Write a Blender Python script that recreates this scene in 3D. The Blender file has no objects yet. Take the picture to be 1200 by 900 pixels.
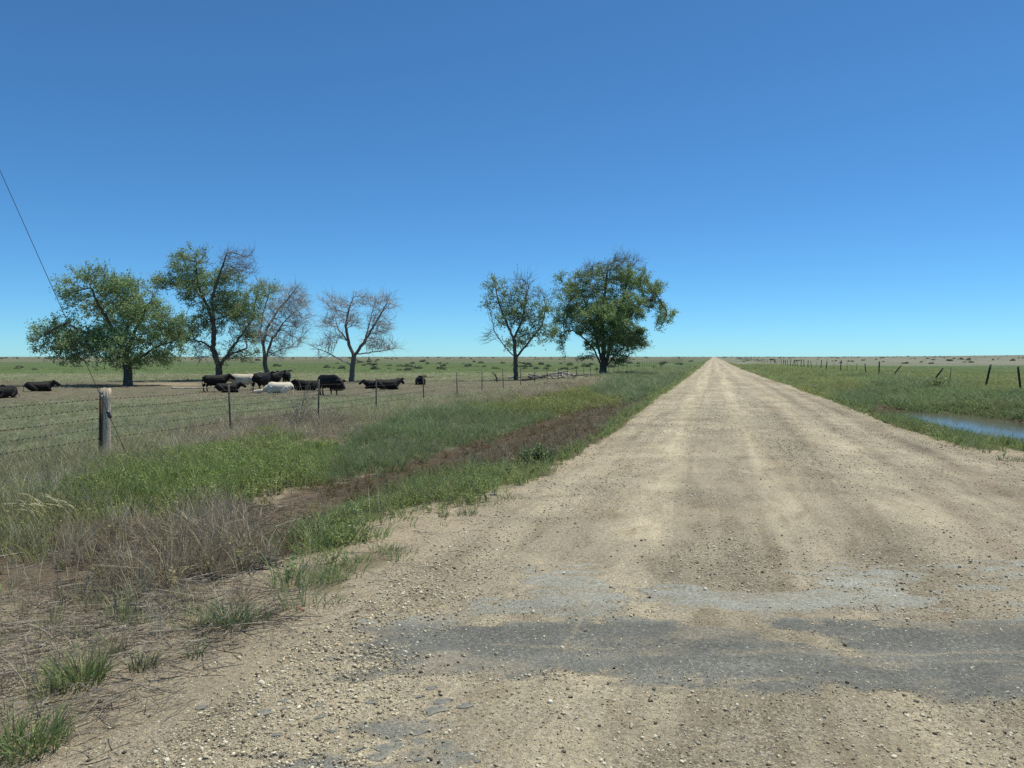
import bpy, bmesh, math, random
import numpy as np
from mathutils import Vector, Matrix, Euler

# ------------------------------------------------------------------ camera, sky, sun, exposure
SC = bpy.context.scene
COL = SC.collection
FPX, CAM_H = 880.0, 1.75                      # focal length in pixels of a 1200 px wide picture, eye height
YAW, PITCH = math.radians(15.003), math.atan(32 / FPX)
cam_d = bpy.data.cameras.new('camera')
cam_d.sensor_width = 36.0
cam_d.lens = 36.0 * FPX / 1200.0
cam_d.clip_start, cam_d.clip_end = 0.05, 40000
cam = bpy.data.objects.new('camera', cam_d)
COL.objects.link(cam)
cam.location = (0, 0, CAM_H)
cam.rotation_euler = (math.pi / 2 - PITCH, 0, YAW)
SC.camera = cam

SUN_EL, SUN_LEFT = math.radians(68), math.radians(-38)     # sun stands high ahead, a little right of the road direction (+Y)
SUN_DIR = Vector((-math.sin(SUN_LEFT) * math.cos(SUN_EL), math.cos(SUN_LEFT) * math.cos(SUN_EL), math.sin(SUN_EL)))
world = bpy.data.worlds.new('World')
SC.world = world
world.use_nodes = True
wn = world.node_tree.nodes
wn.clear()
sky = wn.new('ShaderNodeTexSky')
sky.sky_type = 'NISHITA'
sky.sun_disc = False
sky.sun_elevation = SUN_EL
sky.sun_rotation = -SUN_LEFT
sky.altitude = 3000
sky.air_density = 1.0
sky.dust_density = 1.0
sky.ozone_density = 10.0
bg = wn.new('ShaderNodeBackground')
bg.inputs['Strength'].default_value = 0.112
wo = wn.new('ShaderNodeOutputWorld')
tn = wn.new('ShaderNodeMix')                  # white balance of the whole sky
tn.data_type, tn.blend_type = 'RGBA', 'MULTIPLY'
tn.inputs[0].default_value = 1.0
tn.inputs[7].default_value = (0.72, 1.12, 1.16, 1)
world.node_tree.links.new(sky.outputs[0], tn.inputs[6])
world.node_tree.links.new(tn.outputs[2], bg.inputs[0])
world.node_tree.links.new(bg.outputs[0], wo.inputs[0])

sun_d = bpy.data.lights.new('sun', 'SUN')
sun_d.energy = 4.9
sun_d.angle = math.radians(0.53)
sun_d.color = (1.0, 0.95, 0.81)
sun = bpy.data.objects.new('sun', sun_d)
COL.objects.link(sun)
sun.location = (20, 40, 60)
sun.rotation_euler = SUN_DIR.to_track_quat('Z', 'Y').to_euler()

SC.view_settings.view_transform = 'Standard'
SC.view_settings.look = 'None'
SC.view_settings.gamma = 1.0
SC.view_settings.exposure = 0.0
SC.view_settings.use_curve_mapping = False
SC.render.engine = 'CYCLES'
SC.cycles.max_bounces = 6
SC.cycles.transparent_max_bounces = 8
SC.cycles.use_denoising = False

rng = np.random.default_rng(11)
random.seed(4)

# ------------------------------------------------------------------ photo pixel <-> place
cp, sp = math.cos(PITCH), math.sin(PITCH)
FW = np.array([-math.sin(YAW) * cp, math.cos(YAW) * cp, -sp])
RT = np.array([math.cos(YAW), math.sin(YAW), 0.0])
UP = np.cross(RT, FW)
FH = np.array([-math.sin(YAW), math.cos(YAW), 0.0])
ORG = np.array([0, 0, CAM_H])

def ray(px, py):
    return FW * FPX + RT * (px - 600) + UP * (450 - py)

def at(px, py, z):
    v = ray(px, py)
    return ORG + v * ((z - CAM_H) / v[2])

def at_depth(px, py, d):
    return ORG + ray(px, py) * (d / FPX)

def on_line(px, X):
    """ground position on a line parallel to the road at lateral X, seen in pixel column px"""
    v = ray(px, 430)
    return float(v[1] * X / v[0])

def project(x, y, z):
    v = np.stack([x, y, z - CAM_H], -1)
    d = np.maximum(v @ FW, 0.05)
    return 600 + FPX * (v @ RT) / d, 450 - FPX * (v @ UP) / d, d

# ------------------------------------------------------------------ noise
def _h(ix, iy, s):
    n = (ix * 374761393 + iy * 668265263 + s * 974634777) & 0xffffffff
    n = ((n ^ (n >> 13)) * 1274126177) & 0xffffffff
    return ((n ^ (n >> 16)) & 0xffff) / 65535.0

def vnoise(x, y, s=0):
    ix, iy = np.floor(x).astype(np.int64), np.floor(y).astype(np.int64)
    fx, fy = x - ix, y - iy
    fx, fy = fx * fx * (3 - 2 * fx), fy * fy * (3 - 2 * fy)
    a, b, c, d = _h(ix, iy, s), _h(ix + 1, iy, s), _h(ix, iy + 1, s), _h(ix + 1, iy + 1, s)
    return (a + (b - a) * fx) * (1 - fy) + (c + (d - c) * fx) * fy

def fbm(x, y, o=4, s=0):
    r, a, t = 0, 1.0, 0
    for k in range(o):
        r = r + a * (vnoise(x * 2 ** k, y * 2 ** k, s + k * 17) - 0.5)
        t += a
        a *= 0.5
    return r / t * 2          # about -1..1

def sst(a, b, x):
    t = np.clip((x - a) / (b - a), 0, 1)
    return t * t * (3 - 2 * t)

# ------------------------------------------------------------------ the lie of the land
LX = [-4000, -60, -30, -20, -13, -9.5, -8, -6.6, -5.4, -4.4, -3.4, -2.5]
LZ = [-.72, -.72, -.7, -.58, -.40, -.33, -.40, -.52, -.58, -.40, -.16, -.05]
NX = [-4000, -60, -30, -13, -8, -5, -3.4, -2.5]
NZ = [-.72, -.72, -.6, -.42, -.34, -.22, -.08, -.04]
RX = [5, 5.6, 6.4, 7.4, 10, 11, 12.5, 17, 30, 60, 4000]
RZ = [-.05, -.18, -.42, -.50, -.48, -.26, -.2, -.42, -.6, -.72, -.72]
POND = -0.60

def land(x, y):
    """height of the ground; the road bed itself is laid over it"""
    wob = 0.35 * fbm(x * 0.05 + 3, y * 0.11, 3, 5) * sst(4, 14, y)
    xl = x + wob
    zl = np.interp(xl, LX, LZ)
    zn = np.interp(xl, NX, NZ)
    t = sst(5.5, 10.5, y)
    z = zn * (1 - t) + zl * t
    zr = np.interp(x + wob, RX, RZ)
    tr = sst(12, 20, y)
    zr = -0.05 * (1 - tr) + zr * tr
    z = np.where(x > 1, zr, z)
    z = np.where((x > -2.5) & (x < 5), -0.05 - 0.10 * np.minimum(sst(0, .5, x + 2.5), sst(0, .5, 5 - x)), z)
    off = np.maximum(np.maximum(-2.5 - x, x - 5), 0)
    a = sst(0, 2.0, off)
    z = z + a * (0.05 * fbm(x * 0.35, y * 0.35, 3, 1) + 0.025 * fbm(x * 1.7, y * 1.7, 3, 2)) + 0.010 * fbm(x * 5, y * 5, 3, 3)
    # hollow that holds the pool beside the road
    px = (x - 8.55 - 0.03 * (y - 26)) / 3.8
    py = (y - 28.9) / 7.6
    q = np.sqrt(px * px + py * py) + 0.16 * fbm(x * .5, y * .5, 3, 44)
    z = z - 0.27 * (1 - sst(0.55, 1.05, q))
    # little wet hollow in the left ditch
    q2 = np.hypot((x + 5.15) / .7, (y - 19.0) / 1.6) + 0.3 * fbm(x * 1.2, y * 1.2, 3, 45)
    z = z - 0.12 * (1 - sst(0.4, 1.1, q2))
    r = np.hypot(x, y)
    z = z + 0.35 * sst(60, 400, r) * fbm(x * 0.008, y * 0.008, 3, 6)
    z = z + sst(150, 2500, r) * 1.2
    z = z + 26 * sst(1200, 3600, r) * sst(0.06, 0.75, (x * math.cos(-.1) + 0) / np.maximum(r, 1)) * (0.75 + 0.35 * fbm(x * .0012, y * .0012, 3, 8))
    return z

def land1(x, y):
    return float(land(np.array([float(x)]), np.array([float(y)]))[0])

def road_z(x, y):
    c = (x - 1.25) / 3.75
    z = -0.045 * c * c
    near = 1 - sst(18, 60, y)
    z = z + near * (0.022 * fbm(x * 0.9, y * 0.10 + 3, 3, 21) + 0.010 * fbm(x * 3.0, y * 0.8, 3, 22) + 0.007 * fbm(x * 12, y * 12, 2, 23))
    eL = -2.45 + 0.42 * fbm(y * 0.25, y * 0 + 2, 3, 31) + .25 * fbm(y * 1.6, x * .8, 3, 33) - 0.5 * (1 - sst(3, 8, y))
    eR = 4.75 + 0.45 * fbm(y * 0.2, y * 0 + 7, 3, 32) + .25 * fbm(y * 1.4, x * .8, 3, 34) - 0.9 * sst(30, 120, y) + 0.6 * (1 - sst(10, 18, y))
    out = np.maximum(eL - x, x - eR)
    z = z - 0.16 * sst(-0.5, 0.9, out) * 1.0 - 0.5 * sst(0.2, 1.0, out)
    far = sst(150, 2500, np.hypot(x, y)) * 1.2 + 0.35 * sst(60, 400, np.hypot(x, y)) * fbm(x * 0.008, y * 0.008, 3, 6)
    return z + np.where(y > 60, far, 0)

# ------------------------------------------------------------------ zones (outlines as seen, laid out on the ground)
def inside(px, py, poly):
    r = np.zeros(px.shape, bool)
    n = len(poly)
    for i in range(n):
        x1, y1 = poly[i]
        x2, y2 = poly[(i + 1) % n]
        if y1 == y2:
            continue
        c = ((y1 > py) != (y2 > py)) & (px < (x2 - x1) * (py - y1) / (y2 - y1) + x1)
        r ^= c
    return r

ZONES = [   # later ones win; names are vegetation kinds
    ('field', [(-900, 900), (-900, 430), (836, 419), (700, 444), (497, 477), (373, 496), (117, 532), (-100, 562), (-900, 700)]),
    ('fieldbare', [(-900, 480), (-900, 447), (250, 446), (520, 445), (690, 443), (560, 462), (440, 466), (200, 470), (0, 476)]),
    ('teal', [(680, 452), (708, 441), (780, 430), (836, 419), (835, 421), (805, 440), (740, 462)]),
    ('tan', [(-900, 640), (-100, 548), (117, 522), (290, 497), (400, 484), (500, 470), (600, 456), (700, 442), (708, 448), (620, 466), (520, 490), (440, 500), (340, 520), (200, 540), (60, 590), (-900, 720)]),
    ('grey', [(200, 520), (260, 496), (360, 486), (430, 492), (420, 510), (330, 516), (230, 528)]),
    ('grey', [(560, 470), (640, 450), (720, 442), (730, 452), (680, 464), (600, 474)]),
    ('lush', [(60, 590), (130, 550), (240, 530), (330, 508), (400, 516), (440, 530), (400, 560), (300, 574), (200, 596), (90, 612)]),
    ('blue', [(370, 548), (400, 505), (480, 482), (560, 472), (640, 478), (660, 488), (580, 512), (470, 545), (400, 566)]),
    ('yellow', [(540, 480), (600, 468), (700, 452), (780, 452), (760, 474), (720, 492), (680, 486), (600, 488)]),
    ('teal', [(690, 462), (715, 446), (770, 440), (806, 432), (815, 440), (770, 458), (740, 470)]),
    ('ditch', [(300, 606), (400, 568), (470, 546), (580, 512), (660, 488), (730, 470), (770, 458), (765, 470), (715, 500), (655, 540), (600, 556), (500, 574), (420, 600), (350, 640), (310, 650)]),
    ('strip', [(345, 648), (400, 606), (480, 572), (560, 552), (640, 548), (612, 560), (520, 592), (430, 622), (380, 640)]),
    ('strip', [(630, 548), (660, 532), (720, 496), (770, 464), (800, 440), (822, 426), (830, 424), (815, 440), (775, 478), (740, 505), (690, 518), (655, 545)]),
    ('patch', [(326, 690), (340, 664), (400, 652), (440, 640), (480, 645), (470, 656), (420, 672), (385, 694)]),
    ('pale', [(-900, 760), (-900, 660), (-60, 590), (60, 578), (110, 610), (90, 650), (-20, 664)]),
    ('dead', [(40, 690), (70, 640), (190, 606), (250, 588), (300, 592), (325, 612), (300, 650), (240, 694), (160, 712), (60, 720)]),
    ('mud', [(-900, 740), (-60, 655), (60, 655), (120, 680), (60, 700), (-900, 800)]),
    ('mud', [(268, 655), (290, 604), (330, 578), (395, 562), (410, 580), (345, 612), (330, 640), (290, 662)]),
    ('litter', [(-900, 1400), (-900, 720), (-20, 690), (60, 700), (170, 700), (260, 680), (330, 690), (345, 712), (310, 745), (220, 790), (150, 830), (60, 880), (-100, 1000)]),
    ('track', [(782, 439.5), (790, 436.5), (808, 435), (812, 437), (798, 439.5)]),
    ('right', [(842, 419), (1200, 427), (2200, 440), (2200, 600), (1400, 560), (1200, 529), (1120, 521), (1050, 506), (990, 490), (930, 463), (880, 440)]),
    ('rbank', [(980, 476), (960, 458), (1010, 440), (1200, 455), (2200, 480), (2200, 560), (1300, 510), (1200, 497), (1110, 484), (1040, 480)]),
    ('ryellow', [(1130, 462), (1150, 446), (1195, 442), (1240, 450), (1200, 464), (1160, 468)]),
    ('ryellow', [(930, 462), (950, 448), (1010, 446), (1020, 458), (980, 470)]),
    ('rmud', [(1010, 488), (1020, 470), (1060, 478), (1110, 486), (1200, 497), (1200, 503), (1110, 492), (1060, 493)]),
]
ZID = {n: i + 1 for i, n in enumerate(dict.fromkeys(z[0] for z in ZONES))}

def zone_of(x, y, z, jit=1.0, dither=None):
    px, py, d = project(x, y, z)
    dn = np.maximum(py - 417, 1)
    if dither is not None:                        # neighbouring growth mixes along the borders
        px = px + dither.normal(size=len(px)) * np.minimum(.08 * dn, 12)
        py = py + dither.normal(size=len(px)) * np.minimum(.03 * dn, 5)
    a = fbm(x * 0.8, y * 0.8 * np.minimum(1, 14 / np.maximum(d, 1)) + 9, 4, 61)
    b = fbm(x * 0.8 + 40, y * 0.8 * np.minimum(1, 14 / np.maximum(d, 1)), 4, 62)
    px = px + jit * a * np.minimum(0.28 * dn, 34)
    py = py + jit * b * np.minimum(0.13 * dn, 16)
    zid = np.zeros(px.shape, np.int8)
    for n, poly in ZONES:
        zid[inside(px, py, poly)] = ZID[n]
    return zid, px, py, d

# ------------------------------------------------------------------ mesh and material helpers
def mesh_np(name, V, F, smooth=False):
    """V (n,3); F list of arrays (quads/tris) of equal width each"""
    V = np.asarray(V, np.float32)
    Fs = F if isinstance(F, list) else [F]
    Fs = [np.asarray(f, np.int32) for f in Fs if len(f)]
    m = bpy.data.meshes.new(name)
    m.vertices.add(len(V))
    m.vertices.foreach_set('co', V.ravel())
    li = np.concatenate([f.ravel() for f in Fs])
    tot = np.concatenate([np.full(len(f), f.shape[1], np.int32) for f in Fs])
    st = np.concatenate([[0], np.cumsum(tot)[:-1]]).astype(np.int32)
    m.loops.add(len(li))
    m.loops.foreach_set('vertex_index', li)
    m.polygons.add(len(tot))
    m.polygons.foreach_set('loop_start', st)
    m.polygons.foreach_set('loop_total', tot)
    if smooth:
        m.polygons.foreach_set('use_smooth', np.ones(len(tot), bool))
    m.update(calc_edges=True)
    return m

def vcol(m, name, C):
    C = np.asarray(C, np.float32)
    if C.shape[1] == 3:
        C = np.concatenate([C, np.ones((len(C), 1), np.float32)], 1)
    a = m.attributes.new(name, 'FLOAT_COLOR', 'POINT')
    a.data.foreach_set('color', C.ravel())

def link(name, data, parent=None, mat=None, label=None, cat=None, group=None, kind=None, loc=None):
    o = bpy.data.objects.new(name, data)
    COL.objects.link(o)
    if parent:
        o.parent = parent
    if mat and data is not None and not data.materials:
        data.materials.append(mat)
    if label: o['label'] = label
    if cat: o['category'] = cat
    if group: o['group'] = group
    if kind: o['kind'] = kind
    if loc is not None: o.location = loc
    return o

def grid(xs, ys, zf):
    X, Y = np.meshgrid(xs, ys)
    x, y = X.ravel(), Y.ravel()
    V = np.stack([x, y, zf(x, y)], 1)
    nx, ny = len(xs), len(ys)
    i = (np.arange(ny - 1)[:, None] * nx + np.arange(nx - 1)[None]).ravel()
    return V, np.stack([i, i + 1, i + 1 + nx, i + nx], 1)

def growing(a, b, s0, k, smax=1e9):
    out, s, x = [], s0, a
    while x < b:
        out.append(x)
        x += s
        s = min(s * k, smax)
    out.append(b)
    return out

class NT:
    """small wrapper that makes material nodes shorter to write"""
    def __init__(self, name):
        self.m = bpy.data.materials.new(name)
        self.m.use_nodes = True
        self.t = self.m.node_tree
        self.t.nodes.clear()
        self.out = self.t.nodes.new('ShaderNodeOutputMaterial')
    def n(self, typ, **kw):
        nd = self.t.nodes.new(typ)
        for k, v in kw.items():
            if hasattr(nd, k) and k not in ('Scale',):
                setattr(nd, k, v)
        return nd
    def l(self, a, b):
        self.t.links.new(a, b)
    def val(self, sock, v):
        if hasattr(v, 'is_output') or isinstance(v, bpy.types.NodeSocket):
            self.l(v, sock)
        else:
            sock.default_value = v
    def mix(self, f, a, b, blend='MIX'):
        nd = self.n('ShaderNodeMix', data_type='RGBA', blend_type=blend)
        self.val(nd.inputs[0], f)
        for s, v in ((nd.inputs[6], a), (nd.inputs[7], b)):
            if isinstance(v, tuple) and len(v) == 3: v = v + (1,)
            self.val(s, v)
        return nd.outputs[2]
    def math(self, op, a, b=0.0, clamp=False):
        nd = self.n('ShaderNodeMath', operation=op, use_clamp=clamp)
        self.val(nd.inputs[0], a); self.val(nd.inputs[1], b)
        return nd.outputs[0]
    def ramp(self, f, stops):
        nd = self.n('ShaderNodeValToRGB')
        e = nd.color_ramp.elements
        while len(e) > 1: e.remove(e[-1])
        for i, (p, c) in enumerate(stops):
            el = e[0] if i == 0 else e.new(p)
            el.position = p
            el.color = (c, c, c, 1) if not isinstance(c, tuple) else (c + (1,) if len(c) == 3 else c)
        self.val(nd.inputs[0], f)
        return nd.outputs[0]
    def noise(self, vec, scale, detail=4, rough=.55, dist=0):
        nd = self.n('ShaderNodeTexNoise')
        self.l(vec, nd.inputs['Vector'])
        nd.inputs['Scale'].default_value = scale
        nd.inputs['Detail'].default_value = detail
        nd.inputs['Roughness'].default_value = rough
        nd.inputs['Distortion'].default_value = dist
        return nd.outputs[0]
    def attr(self, name, typ='GEOMETRY'):
        nd = self.n('ShaderNodeAttribute')
        nd.attribute_name = name
        nd.attribute_type = typ
        return nd
    def pos(self, obj=False):
        if obj:
            return self.n('ShaderNodeTexCoord').outputs['Object']
        return self.n('ShaderNodeNewGeometry').outputs['Position']
    def mapping(self, vec, scale=(1, 1, 1)):
        nd = self.n('ShaderNodeMapping')
        self.l(vec, nd.inputs[0])
        nd.inputs['Scale'].default_value = scale
        return nd.outputs[0]
    def bump(self, h, strength, dist, normal=None):
        nd = self.n('ShaderNodeBump')
        self.val(nd.inputs['Height'], h)
        nd.inputs['Strength'].default_value = strength
        nd.inputs['Distance'].default_value = dist
        if normal is not None: self.l(normal, nd.inputs['Normal'])
        return nd.outputs[0]
    def bsdf(self, col, rough=.9, spec=.25, normal=None, trans=0.0, metal=0.0):
        b = self.n('ShaderNodeBsdfPrincipled')
        self.val(b.inputs['Base Color'], col if not isinstance(col, tuple) else col + (1,))
        self.val(b.inputs['Roughness'], rough)
        b.inputs['Specular IOR Level'].default_value = spec
        b.inputs['Metallic'].default_value = metal
        if normal is not None: self.l(normal, b.inputs['Normal'])
        if trans > 0:
            t = self.n('ShaderNodeBsdfTranslucent')
            self.val(t.inputs['Color'], col if not isinstance(col, tuple) else col + (1,))
            mx = self.n('ShaderNodeMixShader')
            mx.inputs[0].default_value = trans
            self.l(b.outputs[0], mx.inputs[1]); self.l(t.outputs[0], mx.inputs[2])
            self.l(mx.outputs[0], self.out.inputs[0])
        else:
            self.l(b.outputs[0], self.out.inputs[0])
        return self.m

def mat_earth(name, streaks=False):
    """soil whose broad colour comes from the ground itself ('col'), with grit, clods and pebbles"""
    k = NT(name)
    P = k.pos()
    c = k.attr('col').outputs['Color']
    grit = k.attr('grit').outputs['Fac']
    broad = k.ramp(k.noise(P, .9, 5), [(.3, .80), (.7, 1.18)])
    c = k.mix(1.0, c, broad, 'MULTIPLY')
    fine = k.ramp(k.noise(P, 38, 5, .7), [(.28, .58), (.72, 1.40)])
    c = k.mix(1.0, c, fine, 'MULTIPLY')
    if streaks:
        s = k.noise(k.mapping(P, (1.7, .06, 1)), 1.0, 5, .65, .9)
        c = k.mix(1.0, c, k.ramp(s, [(.34, (.78, .76, .73)), (.5, (.98, .98, .97)), (.66, (1.16, 1.15, 1.13))]), 'MULTIPLY')
        s2 = k.noise(k.mapping(P, (3.2, 1.1, 1)), 1.0, 5, .7, .6)
        c = k.mix(1.0, c, k.ramp(s2, [(.30, (.72, .68, .62)), (.48, (1., 1., 1.)), (.72, (1.14, 1.13, 1.11))]), 'MULTIPLY')
    v = k.n('ShaderNodeTexVoronoi', feature='F1')
    k.l(P, v.inputs['Vector']); v.inputs['Scale'].default_value = 150
    v2 = k.n('ShaderNodeTexVoronoi', feature='F1')
    k.l(P, v2.inputs['Vector']); v2.inputs['Scale'].default_value = 75
    sep = k.n('ShaderNodeSeparateColor'); k.l(v.outputs['Color'], sep.inputs[0])
    sep2 = k.n('ShaderNodeSeparateColor'); k.l(v2.outputs['Color'], sep2.inputs[0])
    patch = k.ramp(k.noise(P, 2.2, 4, .6), [(.35, .35), (.68, 1.0)])
    for sp_, lo, hi in ((sep, .70, .90), (sep2, .80, .95)):
        pale = k.math('MULTIPLY', k.math('MULTIPLY', k.math('GREATER_THAN', sp_.outputs[0], hi), grit), patch)
        c = k.mix(k.math('MULTIPLY', pale, .8), c, (.58, .53, .43))
        dark = k.math('MULTIPLY', k.math('MULTIPLY', k.math('GREATER_THAN', sp_.outputs[1], lo + .1), grit), patch)
        c = k.mix(k.math('MULTIPLY', dark, .8), c, (.10, .092, .082))
    b = k.bump(k.noise(P, 75, 5, .8), .8, .014)
    b = k.bump(k.math('MULTIPLY', v.outputs['Distance'], -1.0), .5, .012, b)
    return k.bsdf(c, .95, .15, b)

def mat_veg(name, trans=.3, straw=(.42, .36, .22), rough=.6):
    """plant matter: colour handed over per clump ('tint'), each blade a little different, tips drying out"""
    k = NT(name)
    t = k.attr('tint', 'INSTANCER').outputs['Color']
    r = k.attr('rnd').outputs['Fac']
    h = k.attr('tip').outputs['Fac']
    c = k.mix(1.0, t, k.ramp(r, [(0, .62), (1, 1.38)]), 'MULTIPLY')
    dry = k.math('MULTIPLY', k.math('GREATER_THAN', r, .82), .55)
    c = k.mix(dry, c, straw)
    c = k.mix(k.math('MULTIPLY', h, .16), c, straw)
    return k.bsdf(c, rough, .22, None, trans)

def mat_simple(name, col, rough=.8, spec=.2, var=.3, scale=6, bump=.3, bscale=30, stretch=(1, 1, 1), metal=0, dark=None):
    k = NT(name)
    P = k.mapping(k.pos(True), stretch)
    c = k.mix(1.0, col, k.ramp(k.noise(P, scale, 5, .65), [(.28, 1 - var), (.72, 1 + var)]), 'MULTIPLY')
    if dark:
        c = k.mix(k.ramp(k.noise(P, scale * 2.3, 4), [(.52, 0.0), (.62, .8)]), c, dark)
    return k.bsdf(c, rough, spec, k.bump(k.noise(P, bscale, 4), bump, .02), 0, metal)

# ------------------------------------------------------------------ ground
ZCOL = {'field': (.165, .16, .105), 'fieldbare': (.150, .132, .092), 'tan': (.22, .195, .125), 'grey': (.23, .195, .14),
        'lush': (.075, .085, .032), 'blue': (.10, .105, .055), 'yellow': (.12, .115, .04), 'teal': (.09, .10, .05),
        'ditch': (.085, .065, .040), 'strip': (.13, .115, .06), 'patch': (.20, .17, .10), 'pale': (.15, .13, .075),
        'dead': (.11, .083, .057), 'mud': (.16, .122, .082), 'litter': (.325, .272, .188), 'track': (.42, .34, .23),
        'right': (.10, .105, .05), 'rbank': (.085, .09, .042), 'rmud': (.085, .066, .042), 'ryellow': (.11, .11, .05)}
DIRT = np.array((.37, .305, .205))
ROADC = np.array((.385, .335, .235))

def ground_colour(x, y, z):
    zid, px, py, d = zone_of(x, y, z)
    C = np.tile(DIRT, (len(x), 1))
    G = np.full(len(x), .8)
    for n, i in ZID.items():
        C[zid == i] = ZCOL[n]
        G[zid == i] = .12 if n not in ('litter', 'patch', 'track') else .5
    # patchiness of the open fields
    f = fbm(x * .05, y * .05, 4, 71)[:, None]
    # the far left pasture: bare belt, green wheat belt, sage belt
    left = (x < -12.5) | ((x < -3) & (d > 160))
    far = d + 25 * fbm(x * .012, y * .03, 3, 72)
    def belt(sel, c0, a, b):
        t = (sst(a, b, far) * sel)[:, None]
        return C * (1 - t) + np.array(c0) * t
    C = belt(left, (.165, .160, .095), 64, 84)
    C = belt(left, (.085, .125, .045), 96, 116)
    C = belt(left, (.125, .135, .075), 250, 420)
    C = belt(left, (.14, .15, .095), 700, 1500)
    right = (x > 16) | ((x > 5) & (d > 190))
    C = belt(right, (.075, .115, .042), 70, 100)
    C = belt(right, (.175, .185, .128), 185, 225)
    C = belt(right, (.155, .155, .105), 800, 1500)
    C = C * (1 + .28 * f)
    # pale sand scuffed bare under the left-hand elm
    s = np.exp(-(((px - 196) / 46) ** 2 + ((py - 450.5) / 2.2) ** 2) * 1.2)[:, None] * (d[:, None] < 110)
    C = C * (1 - s * .8) + np.array((.36, .29, .19)) * s * .8
    # bare earthy spots by the fence
    s = (np.exp(-(((px - 355) / 30) ** 2 + ((py - 515) / 7) ** 2)))[:, None]
    C = C * (1 - s * .7) + DIRT * s * .7
    # dirt shoulder hugging the road
    e = np.exp(-np.maximum(np.maximum(-2.6 - x, x - 4.9), 0) / .35)[:, None] * (zid == 0)[:, None]
    C = C * (1 - e * .5) + ROADC * e * .5
    return np.clip(C, .02, .6), G

def two_sided(neg, pos):
    return np.array(sorted(set(round(v, 4) for v in ([-v for v in neg] + pos))))

gx = two_sided(growing(0, 16, .14, 1.0) + growing(16.2, 9000, .3, 1.09), growing(0, 12, .16, 1.0) + growing(12.2, 9000, .3, 1.10))
gy = np.array([-80, -40, -20, -12, -7, -4, -2, -1, -.4, .2, .6, .9, 1.2] + growing(1.6, 26, .14, 1.003) + growing(26.2, 12000, .26, 1.045))
gy = np.unique(np.round(gy, 4))
V, F = grid(gx, gy, land)
m = mesh_np('ground', V, F, True)
gc, gg = ground_colour(V[:, 0].astype(float), V[:, 1].astype(float), V[:, 2].astype(float))
vcol(m, 'col', gc)
a = m.attributes.new('grit', 'FLOAT', 'POINT'); a.data.foreach_set('value', gg.astype(np.float32))
M_GROUND = mat_earth('soil')
link('ground', m, None, M_GROUND, kind='structure')

# ------------------------------------------------------------------ road
rx = np.arange(-3.9, 6.4, .05)
ry = np.array(growing(1.2, 9.0, .05, 1.0) + growing(9.05, 9000, .055, 1.03))
V, F = grid(rx, ry, road_z)
m = mesh_np('road', V, F, True)
x, y = V[:, 0].astype(float), V[:, 1].astype(float)
C = np.tile(ROADC, (len(x), 1))
G = np.ones(len(x))
# brown turning ruts that leave the gravel on the right-hand side, smoother wheel paths in the middle
def band(cx, w):
    return np.exp(-((x - cx) / w) ** 2)
rut = np.maximum.reduce([band(4.15 - 9 / (y + 8) + .05 * np.sin(y * .5), .16), .8 * band(3.5 - 16 / (y + 10), .13),
                         .6 * band(2.6 - 22 / (y + 14), .18)]) * (y > 5) * np.clip(.7 + .8 * fbm(y * .5, x * .8, 3, 81), 0, 1)
rut = (rut * (1 - sst(40, 80, y)))[:, None]
C = C * (1 - .7 * rut) + np.array((.22, .165, .11)) * .7 * rut
wheel = np.maximum.reduce([band(-.75 + .1 * np.sin(y * .13), .38), band(.75 + .12 * np.sin(y * .1 + 1), .36), .7 * band(2.3, .4), .5 * band(-1.9, .3)])[:, None]
C = C * (1 + .24 * wheel)
G = G * (1 - .45 * wheel[:, 0])
e = np.maximum(sst(-1.6, -2.6, x), sst(3.9, 4.9, x))[:, None] * (.5 + .5 * fbm(x * .9, y * .4, 3, 83)[:, None])
C = C * (1 - np.clip(e, 0, 1) * .5) + DIRT * np.clip(e, 0, 1) * .5
n_ = fbm(x * .7, y * .45, 4, 84)[:, None]
C = C * (1 + .20 * n_)
br = np.clip(fbm(x * .9 + 30, y * .33, 4, 86) * 1.6 - .15, 0, 1)[:, None] * (1 - .8 * wheel)      # browner, finer soil where the gravel is thin
C = C * (1 - .38 * br) + np.array((.265, .205, .135)) * .38 * br
# darker loose grit swept into the junction
u_, v_ = x * RT[0] + y * RT[1], x * FH[0] + y * FH[1]
g_ = (sst(3.2, 3.8, v_) * (1 - sst(6.2, 8.5, v_)) * sst(-.2, .6, u_))[:, None] * np.clip(.5 + .9 * fbm(x * 1.2, y * 1.2, 4, 85)[:, None], 0, 1)
C = C * (1 - .25 * g_) + np.array((.20, .18, .15)) * .25 * g_
vcol(m, 'col', np.clip(C, .03, .6))
a = m.attributes.new('grit', 'FLOAT', 'POINT'); a.data.foreach_set('value', G.astype(np.float32))
M_ROAD = mat_earth('gravel_road', True)
link('road', m, None, M_ROAD, kind='structure')

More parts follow.
